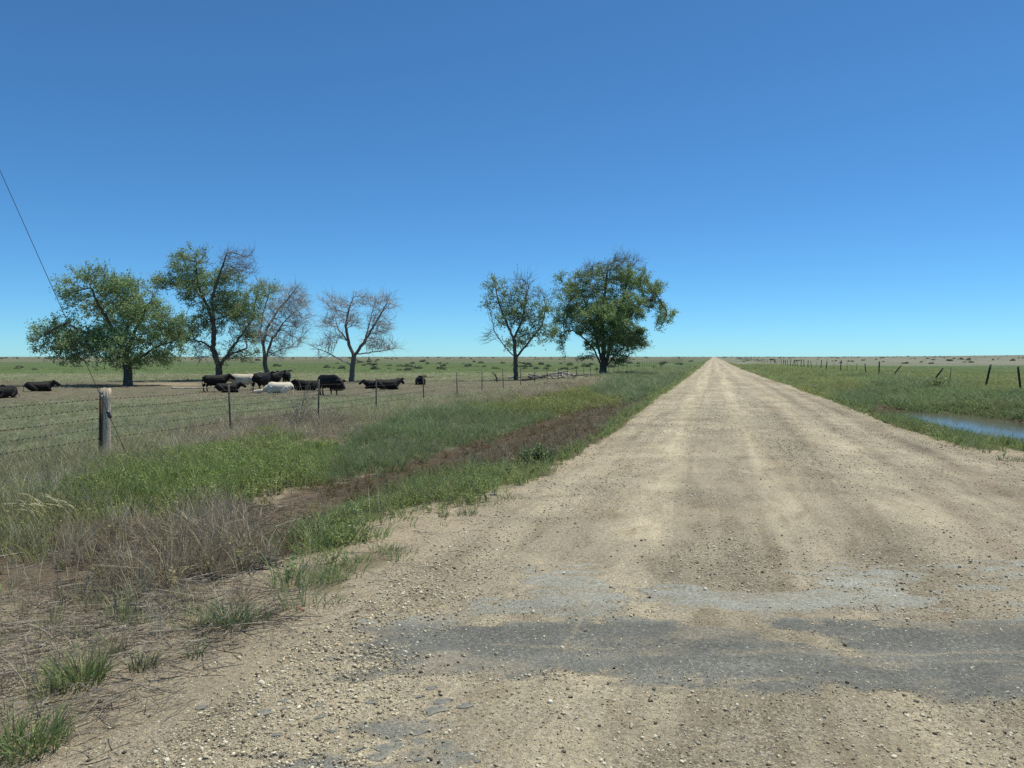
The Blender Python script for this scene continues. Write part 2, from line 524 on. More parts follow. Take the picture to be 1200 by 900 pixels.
# ------------------------------------------------------------------ worn asphalt of the old crossing road, showing through the gravel
def asphalt_mask(u, v):
    def box(u0, u1, v0, v1, fu, fv):
        return np.minimum(np.minimum((u - u0) / fu, (u1 - u) / fu), np.minimum((v - v0) / fv, (v1 - v) / fv))
    wu = u + .22 * fbm(u * 1.1, v * 2.0, 3, 97)
    wv = v + .16 * fbm(u * .9 + 7, v * 1.5, 3, 98) + .03 * np.sin(u * 1.7)
    main = np.minimum(box(-.95, 12, 4.06 - .13 * np.clip(wu, 0, 2), 5.02, .5, .34), .8)
    gap = np.exp(-((wu - 1.62 + .9 * (v - 4.7)) / .17) ** 2) * 1.0 * (v > 4.3)
    low = np.minimum(box(.3, 12, 3.8, 4.2, .5, .2), .6) - .30
    pale1 = np.minimum(box(.1, .85, 4.95, 6.3, .35, .5), .7) - .18
    pale2 = np.minimum(box(.9, 3.2, 4.95, 5.7, .5, .35), .7) - .24
    pale3 = np.minimum(box(2.2, 12, 4.9, 6.5, .6, .5), .6) - .42
    grey = np.minimum(box(-.5, .9, 4.9, 5.5, .5, .4), .5) - .36
    slab = np.minimum(box(-1.3, -.05, 1.9, 3.45, .45, .5), .6) - .34
    chips = box(-1.0, -.15, 3.2, 3.8, .3, .3) - .62
    n = 1.05 * fbm(u * 1.6, v * 3.0, 4, 91) + 1.05 * fbm(u * 7, v * 13, 4, 92)
    return np.maximum.reduce([main - gap, low, pale1, pale2, pale3, grey, slab, chips]) + n * .62 - .04

us, vs = np.arange(-1.5, 6.2, .026), np.arange(2.2, 6.6, .026)
U, W = np.meshgrid(us, vs)
u, v = U.ravel(), W.ravel()
x, y = u * RT[0] + v * FH[0], u * RT[1] + v * FH[1]
mk = asphalt_mask(u, v)
z = road_z(x, y) + .0085 * np.clip(mk * 1.6, -1.2, 1) + .0008
V = np.stack([x, y, z], 1)
nx, ny = len(us), len(vs)
i = (np.arange(ny - 1)[:, None] * nx + np.arange(nx - 1)[None]).ravel()
F = np.stack([i, i + 1, i + 1 + nx, i + nx], 1)
ok = (mk[F].max(1) > -.55) & (x[F].max(1) < 6.2)
F = F[ok]
used, inv = np.unique(F, return_inverse=True)
m = mesh_np('asphalt_patch', V[used], inv.reshape(-1, 4), True)
pale = np.clip(sst(4.82, 5.1, v) + .9 * sst(3.9, 3.5, v) * .35 + .6 * np.clip(fbm(u * 1.1 + 5, v * 3, 4, 95) - .1, 0, 1), 0, 1)[:, None]
C = np.array((.172, .176, .155)) * (1 - pale) + np.array((.365, .37, .315)) * pale
dust = np.clip(.30 + 1.5 * fbm(u * 2.4, v * 5, 5, 96) - .5 * np.clip(mk, 0, 1), 0, .75)[:, None]
C = C * (1 - dust) + np.array((.34, .30, .225)) * dust
crack = np.exp(-((v - 4.50 + .10 * (u - .2) + .03 * fbm(u * 4, u * 0, 3, 93)) / .014) ** 2) * (u > -.1) + np.exp(-((u - .33 - .25 * (v - 4.5) + .02 * fbm(v * 5, v * 0 + 3, 3, 94)) / .012) ** 2)
crack = crack + np.exp(-((v - 4.30 - .03 * u + .04 * fbm(u * 3, u * 0 + 8, 3, 90)) / .016) ** 2) * (u > .6)
crack = np.clip(crack, 0, 1)[:, None] * np.clip(.35 + 1.6 * fbm(u * 2.2, v * 6, 3, 88), 0, .7)[:, None]
C = C * (1 - crack) + ROADC * crack
edge_ = (1 - sst(.0, .26, mk + .12 * fbm(u * 18, v * 24, 3, 99)))[:, None]      # grit and dust drifted over the rim
C = C * (1 - edge_ * .85) + ROADC * .93 * edge_ * .85
vcol(m, 'col', C[used])
a = m.attributes.new('grit', 'FLOAT', 'POINT'); a.data.foreach_set('value', np.full(len(used), .55, np.float32))
link('asphalt_patch', m, None, mat_earth('old_asphalt'), kind='structure')

# ------------------------------------------------------------------ standing water
def mat_water():
    k = NT('water')
    P = k.pos()
    b = k.bump(k.noise(P, 3, 3), .02, .01)
    return k.bsdf((.10, .092, .07), .12, .5, b)
M_WATER = mat_water()
def sheet(name, cx, cy, rx_, ry_, z):
    n = 40
    ang = np.linspace(0, 2 * math.pi, n, endpoint=False)
    V = [(cx, cy, z)] + [(cx + rx_ * math.cos(t), cy + ry_ * math.sin(t), z) for t in ang]
    F = [(0, i + 1, (i + 1) % n + 1) for i in range(n)]
    return link(name, mesh_np(name, V, np.array(F)), None, M_WATER, kind='structure')
sheet('pool_water', 8.6, 28.8, 4.3, 8.7, POND)
sheet('ditch_water', -5.15, 19, 1.0, 2.2, -.665)

# ------------------------------------------------------------------ scattering: one object per kind of growth, clumps as instances
def proto(name, V, F, rnd, tip, mat):
    m = mesh_np(name, V, F)
    a = m.attributes.new('rnd', 'FLOAT', 'POINT'); a.data.foreach_set('value', np.asarray(rnd, np.float32))
    a = m.attributes.new('tip', 'FLOAT', 'POINT'); a.data.foreach_set('value', np.asarray(tip, np.float32))
    m.materials.append(mat)
    return bpy.data.objects.new(name, m)

def ribbons(paths, widths, rn):
    """paths (n,k,3) -> tapering two-sided ribbons; widths (n,k)"""
    n, k, _ = paths.shape
    d = paths[:, -1] - paths[:, 0]
    s = np.cross(d, rn.normal(size=(n, 3)))
    s /= np.maximum(np.linalg.norm(s, axis=1, keepdims=True), 1e-6)
    L = paths - s[:, None] * widths[..., None] * .5
    R_ = paths + s[:, None] * widths[..., None] * .5
    V = np.stack([L, R_], 2).reshape(-1, 3)
    b = (np.arange(n)[:, None] * k + np.arange(k - 1)[None]).ravel() * 2
    F = np.stack([b, b + 1, b + 3, b + 2], 1)
    r = np.repeat(rn.random(n), k * 2)
    t = np.tile(np.repeat(np.linspace(0, 1, k), 2), n)
    return V, F, r, t

def blade_tuft(rn, n, h, spread, lean, w, k=4):
    a, q = rn.random(n) * 6.283, rn.random(n)
    base = np.stack([np.cos(a), np.sin(a), 0 * a], 1) * (spread * np.sqrt(q))[:, None]
    hh = h * (.45 + .55 * rn.random(n))
    a2 = a + rn.normal(size=n) * .8
    ln = lean * hh * (.3 + rn.random(n))
    t = np.linspace(0, 1, k)
    bend = np.stack([np.cos(a2), np.sin(a2), 0 * a2], 1)
    P = base[:, None] + bend[:, None] * (ln[:, None] * t[None] ** 1.8)[..., None]
    P[..., 2] += hh[:, None] * (t - .25 * np.minimum(ln / hh, 1.5)[:, None] * t ** 2.5)
    W = np.repeat((w * (.6 + .8 * rn.random(n)))[:, None], k, 1) * (1 - .93 * t ** 1.5)[None]
    return ribbons(P, W, rn)

def leafy(rn, n, h, spread, leaf):
    """low broad-leaved weed: stems with many small leaves"""
    st = 9
    a = rn.random(st) * 6.283
    d = np.stack([np.cos(a), np.sin(a), 0 * a], 1) * spread * rn.random(st)[:, None]
    tip = d * 1.5 + np.array([0, 0, 1]) * (h * (.5 + .5 * rn.random(st)))[:, None]
    t = np.linspace(0, 1, 3)
    P = d[:, None] * (1 - t)[None, :, None] * .4 + tip[:, None] * t[None, :, None]
    V1, F1, r1, t1 = ribbons(P, np.full((st, 3), .006), rn)
    s = rn.integers(0, st, n)
    q = .2 + .8 * rn.random(n)
    c = d[s] * .4 * (1 - q)[:, None] + tip[s] * q[:, None]
    dirv = rn.normal(size=(n, 3)); dirv[:, 2] = dirv[:, 2] * .4 + .25
    dirv /= np.linalg.norm(dirv, axis=1, keepdims=True)
    sd = np.cross(dirv, rn.normal(size=(n, 3)) * .5 + np.array([0, 0, 1.0])); sd /= np.maximum(np.linalg.norm(sd, axis=1, keepdims=True), 1e-5)
    L = (leaf * (.6 + .8 * rn.random(n)))[:, None]
    V2 = np.stack([c, c + dirv * L * .5 + sd * L * .26, c + dirv * L, c + dirv * L * .5 - sd * L * .26], 1).reshape(-1, 3)
    F2 = np.arange(n * 4).reshape(-1, 4) + len(V1)
    return np.concatenate([V1, V2]), np.concatenate([F1, F2]), np.concatenate([r1, np.repeat(rn.random(n), 4)]), np.concatenate([t1, np.tile([0, .3, .6, .3], n)])

def wiry(rn, stems, side, h, spread, w, droop=0.):
    """dead branching weed: stiff stems with forking side twigs"""
    a = rn.random(stems) * 6.283
    b = np.stack([np.cos(a), np.sin(a), 0 * a], 1) * (spread * .35 * rn.random(stems))[:, None]
    hh = h * (.5 + .5 * rn.random(stems))
    tip = b + np.stack([np.cos(a), np.sin(a), 0 * a], 1) * (spread * (.3 + .9 * rn.random(stems)))[:, None]
    tip[:, 2] = hh
    t = np.linspace(0, 1, 4)
    P = b[:, None] * (1 - t)[None, :, None] + tip[:, None] * t[None, :, None] + rn.normal(size=(stems, 4, 3)) * .02 * h
    P[:, 0, 2] = -.01
    A = ribbons(P, np.repeat(w * (1 - .6 * t)[None], stems, 0), rn)
    n = stems * side
    s = np.repeat(np.arange(stems), side)
    q = .15 + .8 * rn.random(n)
    c = b[s] * (1 - q)[:, None] + tip[s] * q[:, None]
    dv = (tip - b)[s]; dv /= np.linalg.norm(dv, axis=1, keepdims=True)
    dv = dv + rn.normal(size=(n, 3)) * .65
    dv[:, 2] -= droop
    L = h * (.12 + .3 * rn.random(n))
    t2 = np.linspace(0, 1, 3)
    P2 = c[:, None] + dv[:, None] * (L[:, None] * t2[None])[..., None] + rn.normal(size=(n, 3, 3)) * .015 * h
    P2[..., 2] = np.maximum(P2[..., 2], .0)
    B = ribbons(P2, np.repeat(w * .6 * (1 - .6 * t2)[None], n, 0), rn)
    return np.concatenate([A[0], B[0]]), np.concatenate([A[1], B[1] + len(A[0])]), np.concatenate([A[2], B[2]]), np.concatenate([A[3], B[3]])

def sticks(rn, n, L, R_, w):
    """stems fallen flat on the soil"""
    a, q = rn.random(n) * 6.283, np.sqrt(rn.random(n)) * R_
    c = np.stack([np.cos(a) * q, np.sin(a) * q, .004 + .02 * rn.random(n)], 1)
    th = rn.random(n) * 6.283
    d = np.stack([np.cos(th), np.sin(th), rn.normal(size=n) * .06], 1)
    l = L * (.3 + .7 * rn.random(n))
    t = np.linspace(-.5, .5, 4)
    side = np.stack([-np.sin(th), np.cos(th), 0 * th], 1)
    P = c[:, None] + d[:, None] * (l[:, None] * t[None])[..., None] + side[:, None] * ((rn.normal(size=n) * .25 * l)[:, None] * (t ** 2)[None])[..., None]
    P[..., 2] = np.maximum(P[..., 2], .003)
    return ribbons(P, np.repeat((w * (.5 + rn.random(n)))[:, None], 4, 1), rn)

def rock(rn, sub=1):
    bm = bmesh.new()
    bmesh.ops.create_icosphere(bm, subdivisions=sub, radius=1)
    s = Vector((1 + .5 * rn.random(), .7 + .4 * rn.random(), .5 + .35 * rn.random()))
    pl = [(Vector(rn.normal(size=3)).normalized(), .35 + .45 * rn.random()) for _ in range(9)]
    for v in bm.verts:
        for nrm, dd in pl:
            e = v.co.dot(nrm) - dd
            if e > 0: v.co -= nrm * e * .97
        v.co = Vector((v.co.x * s.x, v.co.y * s.y, v.co.z * s.z + .25)) * (1 + .05 * rn.normal())
    V = np.array([v.co[:] for v in bm.verts]); F = np.array([[v.index for v in f.verts] for f in bm.faces])
    bm.free()
    return V, F, np.full(len(V), rn.random()), np.zeros(len(V))

def scatter(name, protos, P, idx, rot, scl, tint, label, cat):
    pc = bpy.data.collections.new(name + '_shapes')
    for o in protos: pc.objects.link(o)
    m = bpy.data.meshes.new(name)
    n = len(P)
    m.vertices.add(n)
    m.vertices.foreach_set('co', np.asarray(P, np.float32).ravel())
    for nm, typ, key, arr in (('idx', 'INT', 'value', np.asarray(idx, np.int32)), ('rot', 'FLOAT_VECTOR', 'vector', np.asarray(rot, np.float32)),
                              ('scl', 'FLOAT_VECTOR', 'vector', np.asarray(scl, np.float32))):
        a = m.attributes.new(nm, typ, 'POINT'); a.data.foreach_set(key, arr.ravel())
    vcol(m, 'tint', tint)
    g = bpy.data.node_groups.new(name + '_scatter', 'GeometryNodeTree')
    g.interface.new_socket('Geometry', in_out='INPUT', socket_type='NodeSocketGeometry')
    g.interface.new_socket('Geometry', in_out='OUTPUT', socket_type='NodeSocketGeometry')
    N = g.nodes
    gi, go = N.new('NodeGroupInput'), N.new('NodeGroupOutput')
    ci = N.new('GeometryNodeCollectionInfo')
    ci.inputs['Collection'].default_value = pc
    ci.inputs['Separate Children'].default_value = True
    ci.inputs['Reset Children'].default_value = True
    ip = N.new('GeometryNodeInstanceOnPoints')
    ip.inputs['Pick Instance'].default_value = True
    def na(nm, typ):
        q = N.new('GeometryNodeInputNamedAttribute'); q.data_type = typ
        q.inputs[0].default_value = nm
        return [o for o in q.outputs if o.enabled][0]
    er = N.new('FunctionNodeEulerToRotation')
    g.links.new(na('rot', 'FLOAT_VECTOR'), er.inputs[0])
    g.links.new(gi.outputs[0], ip.inputs['Points'])
    g.links.new(ci.outputs[0], ip.inputs['Instance'])
    g.links.new(na('idx', 'INT'), ip.inputs['Instance Index'])
    g.links.new(er.outputs[0], ip.inputs['Rotation'])
    g.links.new(na('scl', 'FLOAT_VECTOR'), ip.inputs['Scale'])
    g.links.new(ip.outputs[0], go.inputs[0])
    o = link(name, m, None, None, label, cat, None, 'stuff')
    md = o.modifiers.new('scatter', 'NODES')
    md.node_group = g
    return o

def candidates(rho0, r0, power, rmin, rmax, half=46, seed=0):
    """points around the viewpoint, thinning out with distance: rho = rho0 * min(1,(r0/r)^power)"""
    rn = np.random.default_rng(seed)
    r = np.linspace(rmin, rmax, 4000)
    rho = rho0 * np.minimum(1, (r0 / r) ** power)
    th = math.radians(half) * 2
    cdf = np.cumsum(rho * r) * (r[1] - r[0]) * th
    n = int(cdf[-1])
    q = np.interp(rn.random(n), cdf / cdf[-1], r)
    t = (rn.random(n) - .5) * th
    x = q * np.sin(t); y = q * np.cos(t)
    X = x * RT[0] + y * FH[0]; Y = x * RT[1] + y * FH[1]
    return X, Y, q, rn

M_GRASS = mat_veg('grass_blades', .35)
M_WEED = mat_veg('weed_leaves', .35)
M_DRY = mat_veg('dry_stems', .15, (.50, .44, .30), .8)
rp = np.random.default_rng(5)
def protos(prefix, k, fn, mat):
    return [proto('%s_%d' % (prefix, i), *fn(), mat) for i in range(k)]
P_TALL = protos('tall_grass_shape', 4, lambda: blade_tuft(rp, 30, .42, .13, .55, .009), M_GRASS)
P_LOW = protos('low_grass_shape', 4, lambda: blade_tuft(rp, 26, .17, .14, .9, .008), M_GRASS)
P_LEAF = protos('leafy_weed_shape', 5, lambda: leafy(rp, 85, .27, .13, .036), M_WEED)
P_DRYG = protos('dry_grass_shape', 4, lambda: blade_tuft(rp, 20, .50, .12, .5, .006), M_DRY)
P_WIRE = protos('dead_weed_shape', 4, lambda: wiry(rp, 12, 8, .42, .26, .0065), M_DRY)
P_STICK = protos('fallen_stem_shape', 4, lambda: sticks(rp, 13, .34, .3, .0055), mat_veg('grey_stems', .05, (.36, .31, .22), .85))

DEN = {   # zone -> (tall, low, leafy, dry grass, wiry dead, fallen stems) acceptance
    'field': (.14, .95, .06, .20, .05, .05), 'fieldbare': (.0, .42, .0, .04, .02, .02), 'tan': (.30, .45, .08, .48, .14, .08),
    'grey': (.10, .10, .05, .25, .75, .2), 'lush': (.32, .3, 1., .06, .015, 0), 'blue': (.9, .3, .15, .06, .02, 0),
    'yellow': (.35, .2, .75, .03, .0, 0), 'teal': (.95, .3, .1, .02, .0, 0), 'ditch': (.03, .30, .25, .08, .22, .25),
    'strip': (.30, .85, .35, .02, .0, .05), 'patch': (.04, .45, .08, .03, .03, .2), 'pale': (.35, .25, .10, .55, .10, .2),
    'dead': (.03, .08, .03, .22, .55, .9), 'mud': (.005, .03, .01, .04, .10, .25), 'litter': (.012, .055, .012, .03, .14, .6),
    'track': (.0, .05, 0, 0, 0, 0), 'right': (.35, .75, .35, .04, .01, 0), 'rbank': (.9, .35, .5, .04, .01, 0), 'rmud': (.05, .3, .2, .06, .05, .1), 'ryellow': (.6, .4, .6, .12, .03, 0)}
TINT = {  # zone -> green colour
    'field': (.145, .175, .098), 'fieldbare': (.125, .13, .08), 'tan': (.14, .155, .08), 'grey': (.15, .14, .09), 'lush': (.115, .158, .046),
    'blue': (.105, .150, .066), 'yellow': (.125, .150, .045), 'teal': (.082, .122, .056), 'ditch': (.080, .062, .032), 'strip': (.115, .155, .052),
    'patch': (.105, .150, .055), 'pale': (.12, .14, .05), 'dead': (.15, .13, .07), 'mud': (.12, .12, .05), 'litter': (.12, .145, .065),
    'track': (.12, .13, .06), 'right': (.098, .138, .045), 'rbank': (.085, .132, .050), 'rmud': (.10, .09, .045), 'ryellow': (.120, .150, .045)}
NAMES = {v: k for k, v in ZID.items()}
DARR = np.zeros((len(ZID) + 1, 6)); TARR = np.zeros((len(ZID) + 1, 3))
for n, i in ZID.items():
    DARR[i] = DEN[n]; TARR[i] = TINT[n]
DARR[0] = (.0, .010, .004, .004, .004, .05); TARR[0] = (.12, .145, .06)
STRAW = np.array((.56, .50, .34)); DEADC = np.array((.31, .25, .175))

def green_scatter(name, kind, shapes, rho0, r0, power, rmax, hs, label, cat, seed, colour=None, rmin=2.2):
    X, Y, r, rn = candidates(rho0, r0, power, rmin, rmax, 47, seed)
    Z = land(X, Y)
    zid, px, py, d = zone_of(X, Y, Z, 1.2, rn)
    acc = DARR[zid, kind].copy()
    clump = fbm(X * .9, Y * .9, 3, 200 + seed)
    acc *= np.clip(1 + .9 * clump, .05, 2)
    belt = d + 25 * fbm(X * .012, Y * .03, 3, 72)
    left = X < -12.5
    if kind == 1:      # the green belt beyond the bare ground
        acc = np.where(left & (belt > 100), .6, acc)
    else:
        acc = np.where(left & (belt > 100), acc * .3, acc)
    acc[(X > -2.35) & (X < 4.6)] = 0
    sand = np.exp(-(((px - 196) / 46) ** 2 + ((py - 450.5) / 2.2) ** 2))
    acc *= 1 - np.clip(sand * 1.3, 0, 1) * (d > 45)
    if kind != 4: acc[(Z < POND - .01) & (X > 4)] *= .12 + .5 * np.clip(fbm(X[(Z < POND - .01) & (X > 4)] * 1.2, Y[(Z < POND - .01) & (X > 4)] * .7, 3, 404), 0, 1)
    wet = (Z < -.655) & (X > -8) & (X < -3.5) & (Y > 15) & (Y < 23)
    acc[wet] *= .1
    keep = rn.random(len(X)) < acc
    X, Y, Z, r, zid, belt = X[keep], Y[keep], Z[keep], r[keep], zid[keep], belt[keep]
    n = len(X)
    if colour is None:
        T = TARR[zid].copy()
        T[zid == 0] = TARR[0]
        lf = X < -12.5
        tb = (sst(96, 120, belt) * lf)[:, None]
        T = T * (1 - tb) + np.array((.085, .130, .045)) * tb
        T *= (1 + .30 * fbm(X * .35, Y * .35, 3, 301)[:, None])
        sw = np.clip(fbm(X * .6, Y * .6, 3, 302), 0, 1)[:, None] * .45
        T = T * (1 - sw) + np.array((.17, .165, .07)) * sw
    else:
        T = np.tile(np.array(colour), (n, 1))
        gm = np.clip(.5 + fbm(X * .5, Y * .5, 3, 303), 0, 1)[:, None]
        T = T * (.8 + .45 * gm)
        T[zid == ZID['dead']] *= .85
    T *= (.75 + .5 * rn.random((n, 1))) * (2.2 if colour is None else 1.0)
    sz = hs * (.65 + .6 * rn.random(n)) * (1 + .25 * fbm(X * .3, Y * .3, 2, 305))
    hz = np.ones(len(ZID) + 1)
    for q, s in (('field', .62), ('fieldbare', .5), ('strip', .8), ('patch', .7), ('litter', .75), ('mud', .7), ('ditch', .6), ('lush', .9), ('blue', .82), ('tan', .85), ('right', .8), ('rbank', 1.15), ('teal', 1.2), ('rmud', .6)):
        hz[ZID[q]] = s
    hz[0] = .55
    sz = sz * hz[zid]
    wd = sz * (1 + np.clip((r - 14) / 26, 0, 3.0))
    rot = np.stack([rn.normal(size=n) * .12, rn.normal(size=n) * .12, rn.random(n) * 6.283], 1)
    scatter(name, shapes, np.stack([X, Y, Z - .01], 1), rn.integers(0, len(shapes), n), rot, np.stack([wd, wd, sz], 1), np.clip(T, .01, .6), label, cat)
    return n

COUNT = {}
COUNT['tall'] = green_scatter('tall_grass', 0, P_TALL, 95, 9, 1.35, 130, 1.0, 'tall blue-green grass along both verges and ditch banks', 'grass', 1)
COUNT['low'] = green_scatter('low_grass', 1, P_LOW, 110, 8, 1.30, 230, 1.05, 'short green grass over the verges and pasture', 'grass', 2)
COUNT['leafy'] = green_scatter('leafy_weeds', 2, P_LEAF, 110, 9, 1.35, 140, .95, 'bright green broad-leaved weeds carpeting the left verge', 'weeds', 3)
COUNT['dry'] = green_scatter('dry_grass', 3, P_DRYG, 70, 9, 1.3, 130, .85, 'straw-coloured dry grass along the wire fence', 'dry grass', 4, STRAW)
COUNT['wiry'] = green_scatter('dead_weeds', 4, P_WIRE, 70, 9, 1.3, 120, .47, 'grey-brown tangle of dead weeds beside the ditch', 'dead weeds', 5, DEADC)
COUNT['sticks'] = green_scatter('fallen_stems', 5, P_STICK, 260, 6, 1.7, 40, 1.0, 'dry fallen stems and twigs littering the bare soil', 'plant litter', 6, (.22, .20, .165))

# ------------------------------------------------------------------ gravel lying on the road, and the larger stones one by one
def mat_stone(name, inst=True):
    k = NT(name)
    if inst:
        c = k.attr('tint', 'INSTANCER').outputs['Color']
    else:
        c = k.n('ShaderNodeObjectInfo').outputs['Color']
    P = k.pos(True)
    c = k.mix(1.0, c, k.ramp(k.noise(P, 3 if inst else 2.2, 4, .65), [(.3, .75), (.7, 1.2)]), 'MULTIPLY')
    return k.bsdf(c, .9, .2, k.bump(k.noise(P, 6, 4), .4, .1))
M_GRAVEL, M_STONE = mat_stone('gravel_stone'), mat_stone('loose_stone', False)
P_ROCK = [proto('gravel_shape_%d' % i, *rock(rp), M_GRAVEL) for i in range(8)]

X, Y, r, rn = candidates(7500, 4.0, 2.0, 2.0, 45, 46, 21)
u_, v_ = X * RT[0] + Y * RT[1], X * FH[0] + Y * FH[1]
rz = road_z(X, Y); gz = land(X, Y)
onroad = rz > gz - .005
ak = asphalt_mask(u_, v_)
zid, _, _, _ = zone_of(X, Y, gz)
cl = np.clip(.55 + 1.1 * fbm(X * .9, Y * .6, 4, 401), .06, 1.3)
edge = np.exp(-((X + 2.1) / .5) ** 2) * (Y < 9) + np.exp(-((u_ + 1.0) / .35) ** 2) * (v_ < 6)
acc = np.where(onroad, cl * np.where(ak > .15, .45, 1) + edge * .5 * np.clip(.4 + 1.5 * fbm(X * 1.5, Y * 1.5, 3, 402), 0, 1.4), np.where(zid == 0, .22, np.where(zid == ZID['litter'], .05, 0)))
wheel = np.maximum.reduce([np.exp(-((X + .75) / .38) ** 2), np.exp(-((X - .75) / .36) ** 2), .7 * np.exp(-((X - 2.3) / .4) ** 2)]) * sst(5.5, 8, Y)
acc *= 1 - .7 * wheel
keep = rn.random(len(X)) < acc
X, Y, r, rz, gz, onroad, ak = [q[keep] for q in (X, Y, r, rz, gz, onroad, ak)]
n = len(X)
Z = np.maximum(np.where(onroad, rz + np.maximum(ak * 0, 0), gz), np.where((ak > 0) & onroad, rz + .006, -9))
size = .0026 * np.exp(.62 * rn.normal(size=n)) * (1 + np.clip((r - 4.5) / 7, 0, 2.6))
size = np.clip(size * (1 + .4 * (edge[keep] > .45)), .002, .017)
pal = np.array([(.68, .61, .43), (.56, .49, .33), (.45, .385, .265), (.76, .70, .54), (.14, .12, .09), (.27, .23, .165)])
T = pal[rn.choice(6, n, p=[.25, .22, .17, .18, .08, .10])] * (.8 + .4 * rn.random((n, 1)))
rot = np.stack([rn.normal(size=n) * .3, rn.normal(size=n) * .3, rn.random(n) * 6.283], 1)
scatter('road_gravel', P_ROCK, np.stack([X, Y, Z], 1), rn.integers(0, 8, n), rot, np.stack([size] * 3, 1), T, 'loose pale gravel scattered over the dirt road', 'gravel')
COUNT['gravel'] = n

def top_z(x, y):
    return max(float(road_z(np.array([x]), np.array([y]))[0]), land1(x, y))
stone_meshes = []
for i in range(9):
    V, F, _, _ = rock(np.random.default_rng(50 + i), 2)
    m = mesh_np('stone', V, F, False)
    m.materials.append(M_STONE)
    stone_meshes.append(m)
def stone(x, y, s, col, label, group, i):
    o = link('stone', stone_meshes[i % 9], None, None, label, 'stone', group)
    o.location = (x, y, top_z(x, y) - .18 * s)
    o.scale = (s, s * (.8 + .4 * random.random()), s * (.7 + .4 * random.random()))
    o.rotation_euler = (random.uniform(-.2, .2), random.uniform(-.2, .2), random.uniform(0, 6.28))
    o.color = (*col, 1)
    return o
PALE, DARKS = (.70, .63, .48), (.10, .092, .075)
big = [(1039, 776, 6.5), (1063, 837, 8), (1089, 843, 6), (967, 893, 7), (833, 889, 6), (772, 757, 5), (779, 760, 4), (718, 758, 5), (665, 825, 5), (678, 853, 6),
       (768, 862, 5), (753, 876, 6), (660, 897, 7), (702, 882, 5), (412, 797, 6), (515, 888, 5), (543, 788, 4.5), (552, 789, 4), (563, 782, 4), (535, 798, 4.5),
       (756, 681, 5), (298, 793, 5), (1139, 828, 5), (1158, 858, 5), (1115, 850, 4), (1133, 800, 4), (1178, 884, 5), (900, 770, 4), (880, 838, 4), (1010, 858, 5), (470, 692, 4),
       (455, 707, 4.5), (478, 700, 4.5), (462, 710, 4), (425, 735, 4), (448, 702, 4)]
for i, (px_, py_, w) in enumerate(big):
    p = at(px_, py_, .0)
    d = float((p - ORG) @ FW)
    stone(p[0], p[1], w * .5 * d / FPX, PALE, 'pale limestone lump lying loose on the gravel road', 'pale stones loose on the road', i)
for i, (px_, py_, w) in enumerate([(1115, 733, 6), (1065, 769, 5), (763, 820, 6), (832, 675, 5), (882, 668, 4), (1092, 663, 5), (1075, 843, 6), (993, 878, 4), (1160, 838, 4)]):
    p = at(px_, py_, .0)
    d = float((p - ORG) @ FW)
    stone(p[0], p[1], w * .5 * d / FPX, DARKS, 'dark grey stone lying loose on the gravel road', 'dark stones loose on the road', i + 3)
rs = np.random.default_rng(77)
k = 0
while k < 80:
    q = 2.9 + 8 * rs.random() ** 1.6
    t = rs.uniform(-.62, .62)
    xx, yy = q * (math.sin(t) * RT[0] + math.cos(t) * FH[0]), q * (math.sin(t) * RT[1] + math.cos(t) * FH[1])
    if xx < -2.35 or xx > 4.9: continue
    dk = rs.random() < .12
    c = np.array(DARKS if dk else PALE) * rs.uniform(.7, 1.1)
    stone(xx, yy, rs.uniform(.007, .014), tuple(c), 'dark grey stone lying loose on the gravel road' if dk else 'pale limestone lump lying loose on the gravel road',
          'dark stones loose on the road' if dk else 'pale stones loose on the road', k)
    k += 1
for px_, py_, w, lab in [(49, 754, 10, 'large white stone among the fallen stems, beside a smaller one'), (60, 752, 8, 'smaller white stone touching a large one among fallen stems'),
                         (143, 735, 8, 'white stone behind the upright green grass tuft'), (310, 691, 5, 'white stone beside the green weed patch on bare soil')]:
    p = at(px_, py_, -.1)
    d = float((p - ORG) @ FW)
    stone(p[0], p[1], w * .5 * d / FPX, (.70, .67, .60), lab, None, int(px_))
# flat chips of old asphalt
M_CHIP = mat_simple('asphalt_chip', (.22, .222, .195), .95, .1, .35, 14, .8, 60, dark=(.30, .27, .20))
rc_ = np.random.default_rng(61)
shards = [(310, 830, 24), (237, 824, 16), (333, 826, 12), (323, 858, 14), (510, 832, 40), (520, 822, 30), (545, 828, 22), (498, 845, 16), (455, 878, 46), (490, 860, 26), (515, 878, 20), (440, 888, 34), (390, 892, 40), (540, 884, 24), (505, 806, 14)]
for _ in range(16): shards.append((rc_.uniform(330, 560), rc_.uniform(815, 898), rc_.uniform(8, 22)))
for px_, py_, w in shards:
    p = at(px_, py_, -.02)
    s = w * .5 * float((p - ORG) @ FW) / FPX
    n = 9
    rr = [s * random.uniform(.5, 1.15) for _ in range(n)]
    V = [(rr[i] * math.cos(6.283 * i / n), rr[i] * .62 * math.sin(6.283 * i / n), z_) for z_ in (-.02, .0135) for i in range(n)]
    bm = bmesh.new()
    vs_ = [bm.verts.new(v) for v in V]
    bm.faces.new(vs_[n:])
    for i in range(n): bm.faces.new([vs_[i], vs_[(i + 1) % n], vs_[n + (i + 1) % n], vs_[n + i]])
    m = bpy.data.meshes.new('asphalt_chip'); bm.to_mesh(m); bm.free()
    o = link('asphalt_chip', m, None, M_CHIP, 'flat blue-grey chip of old asphalt in the gravel shoulder', 'asphalt chip', 'asphalt chips on the shoulder')
    o.location = (p[0], p[1], top_z(p[0], p[1]) - .009); o.rotation_euler = (.03, -.04, random.uniform(0, .6) + YAW)

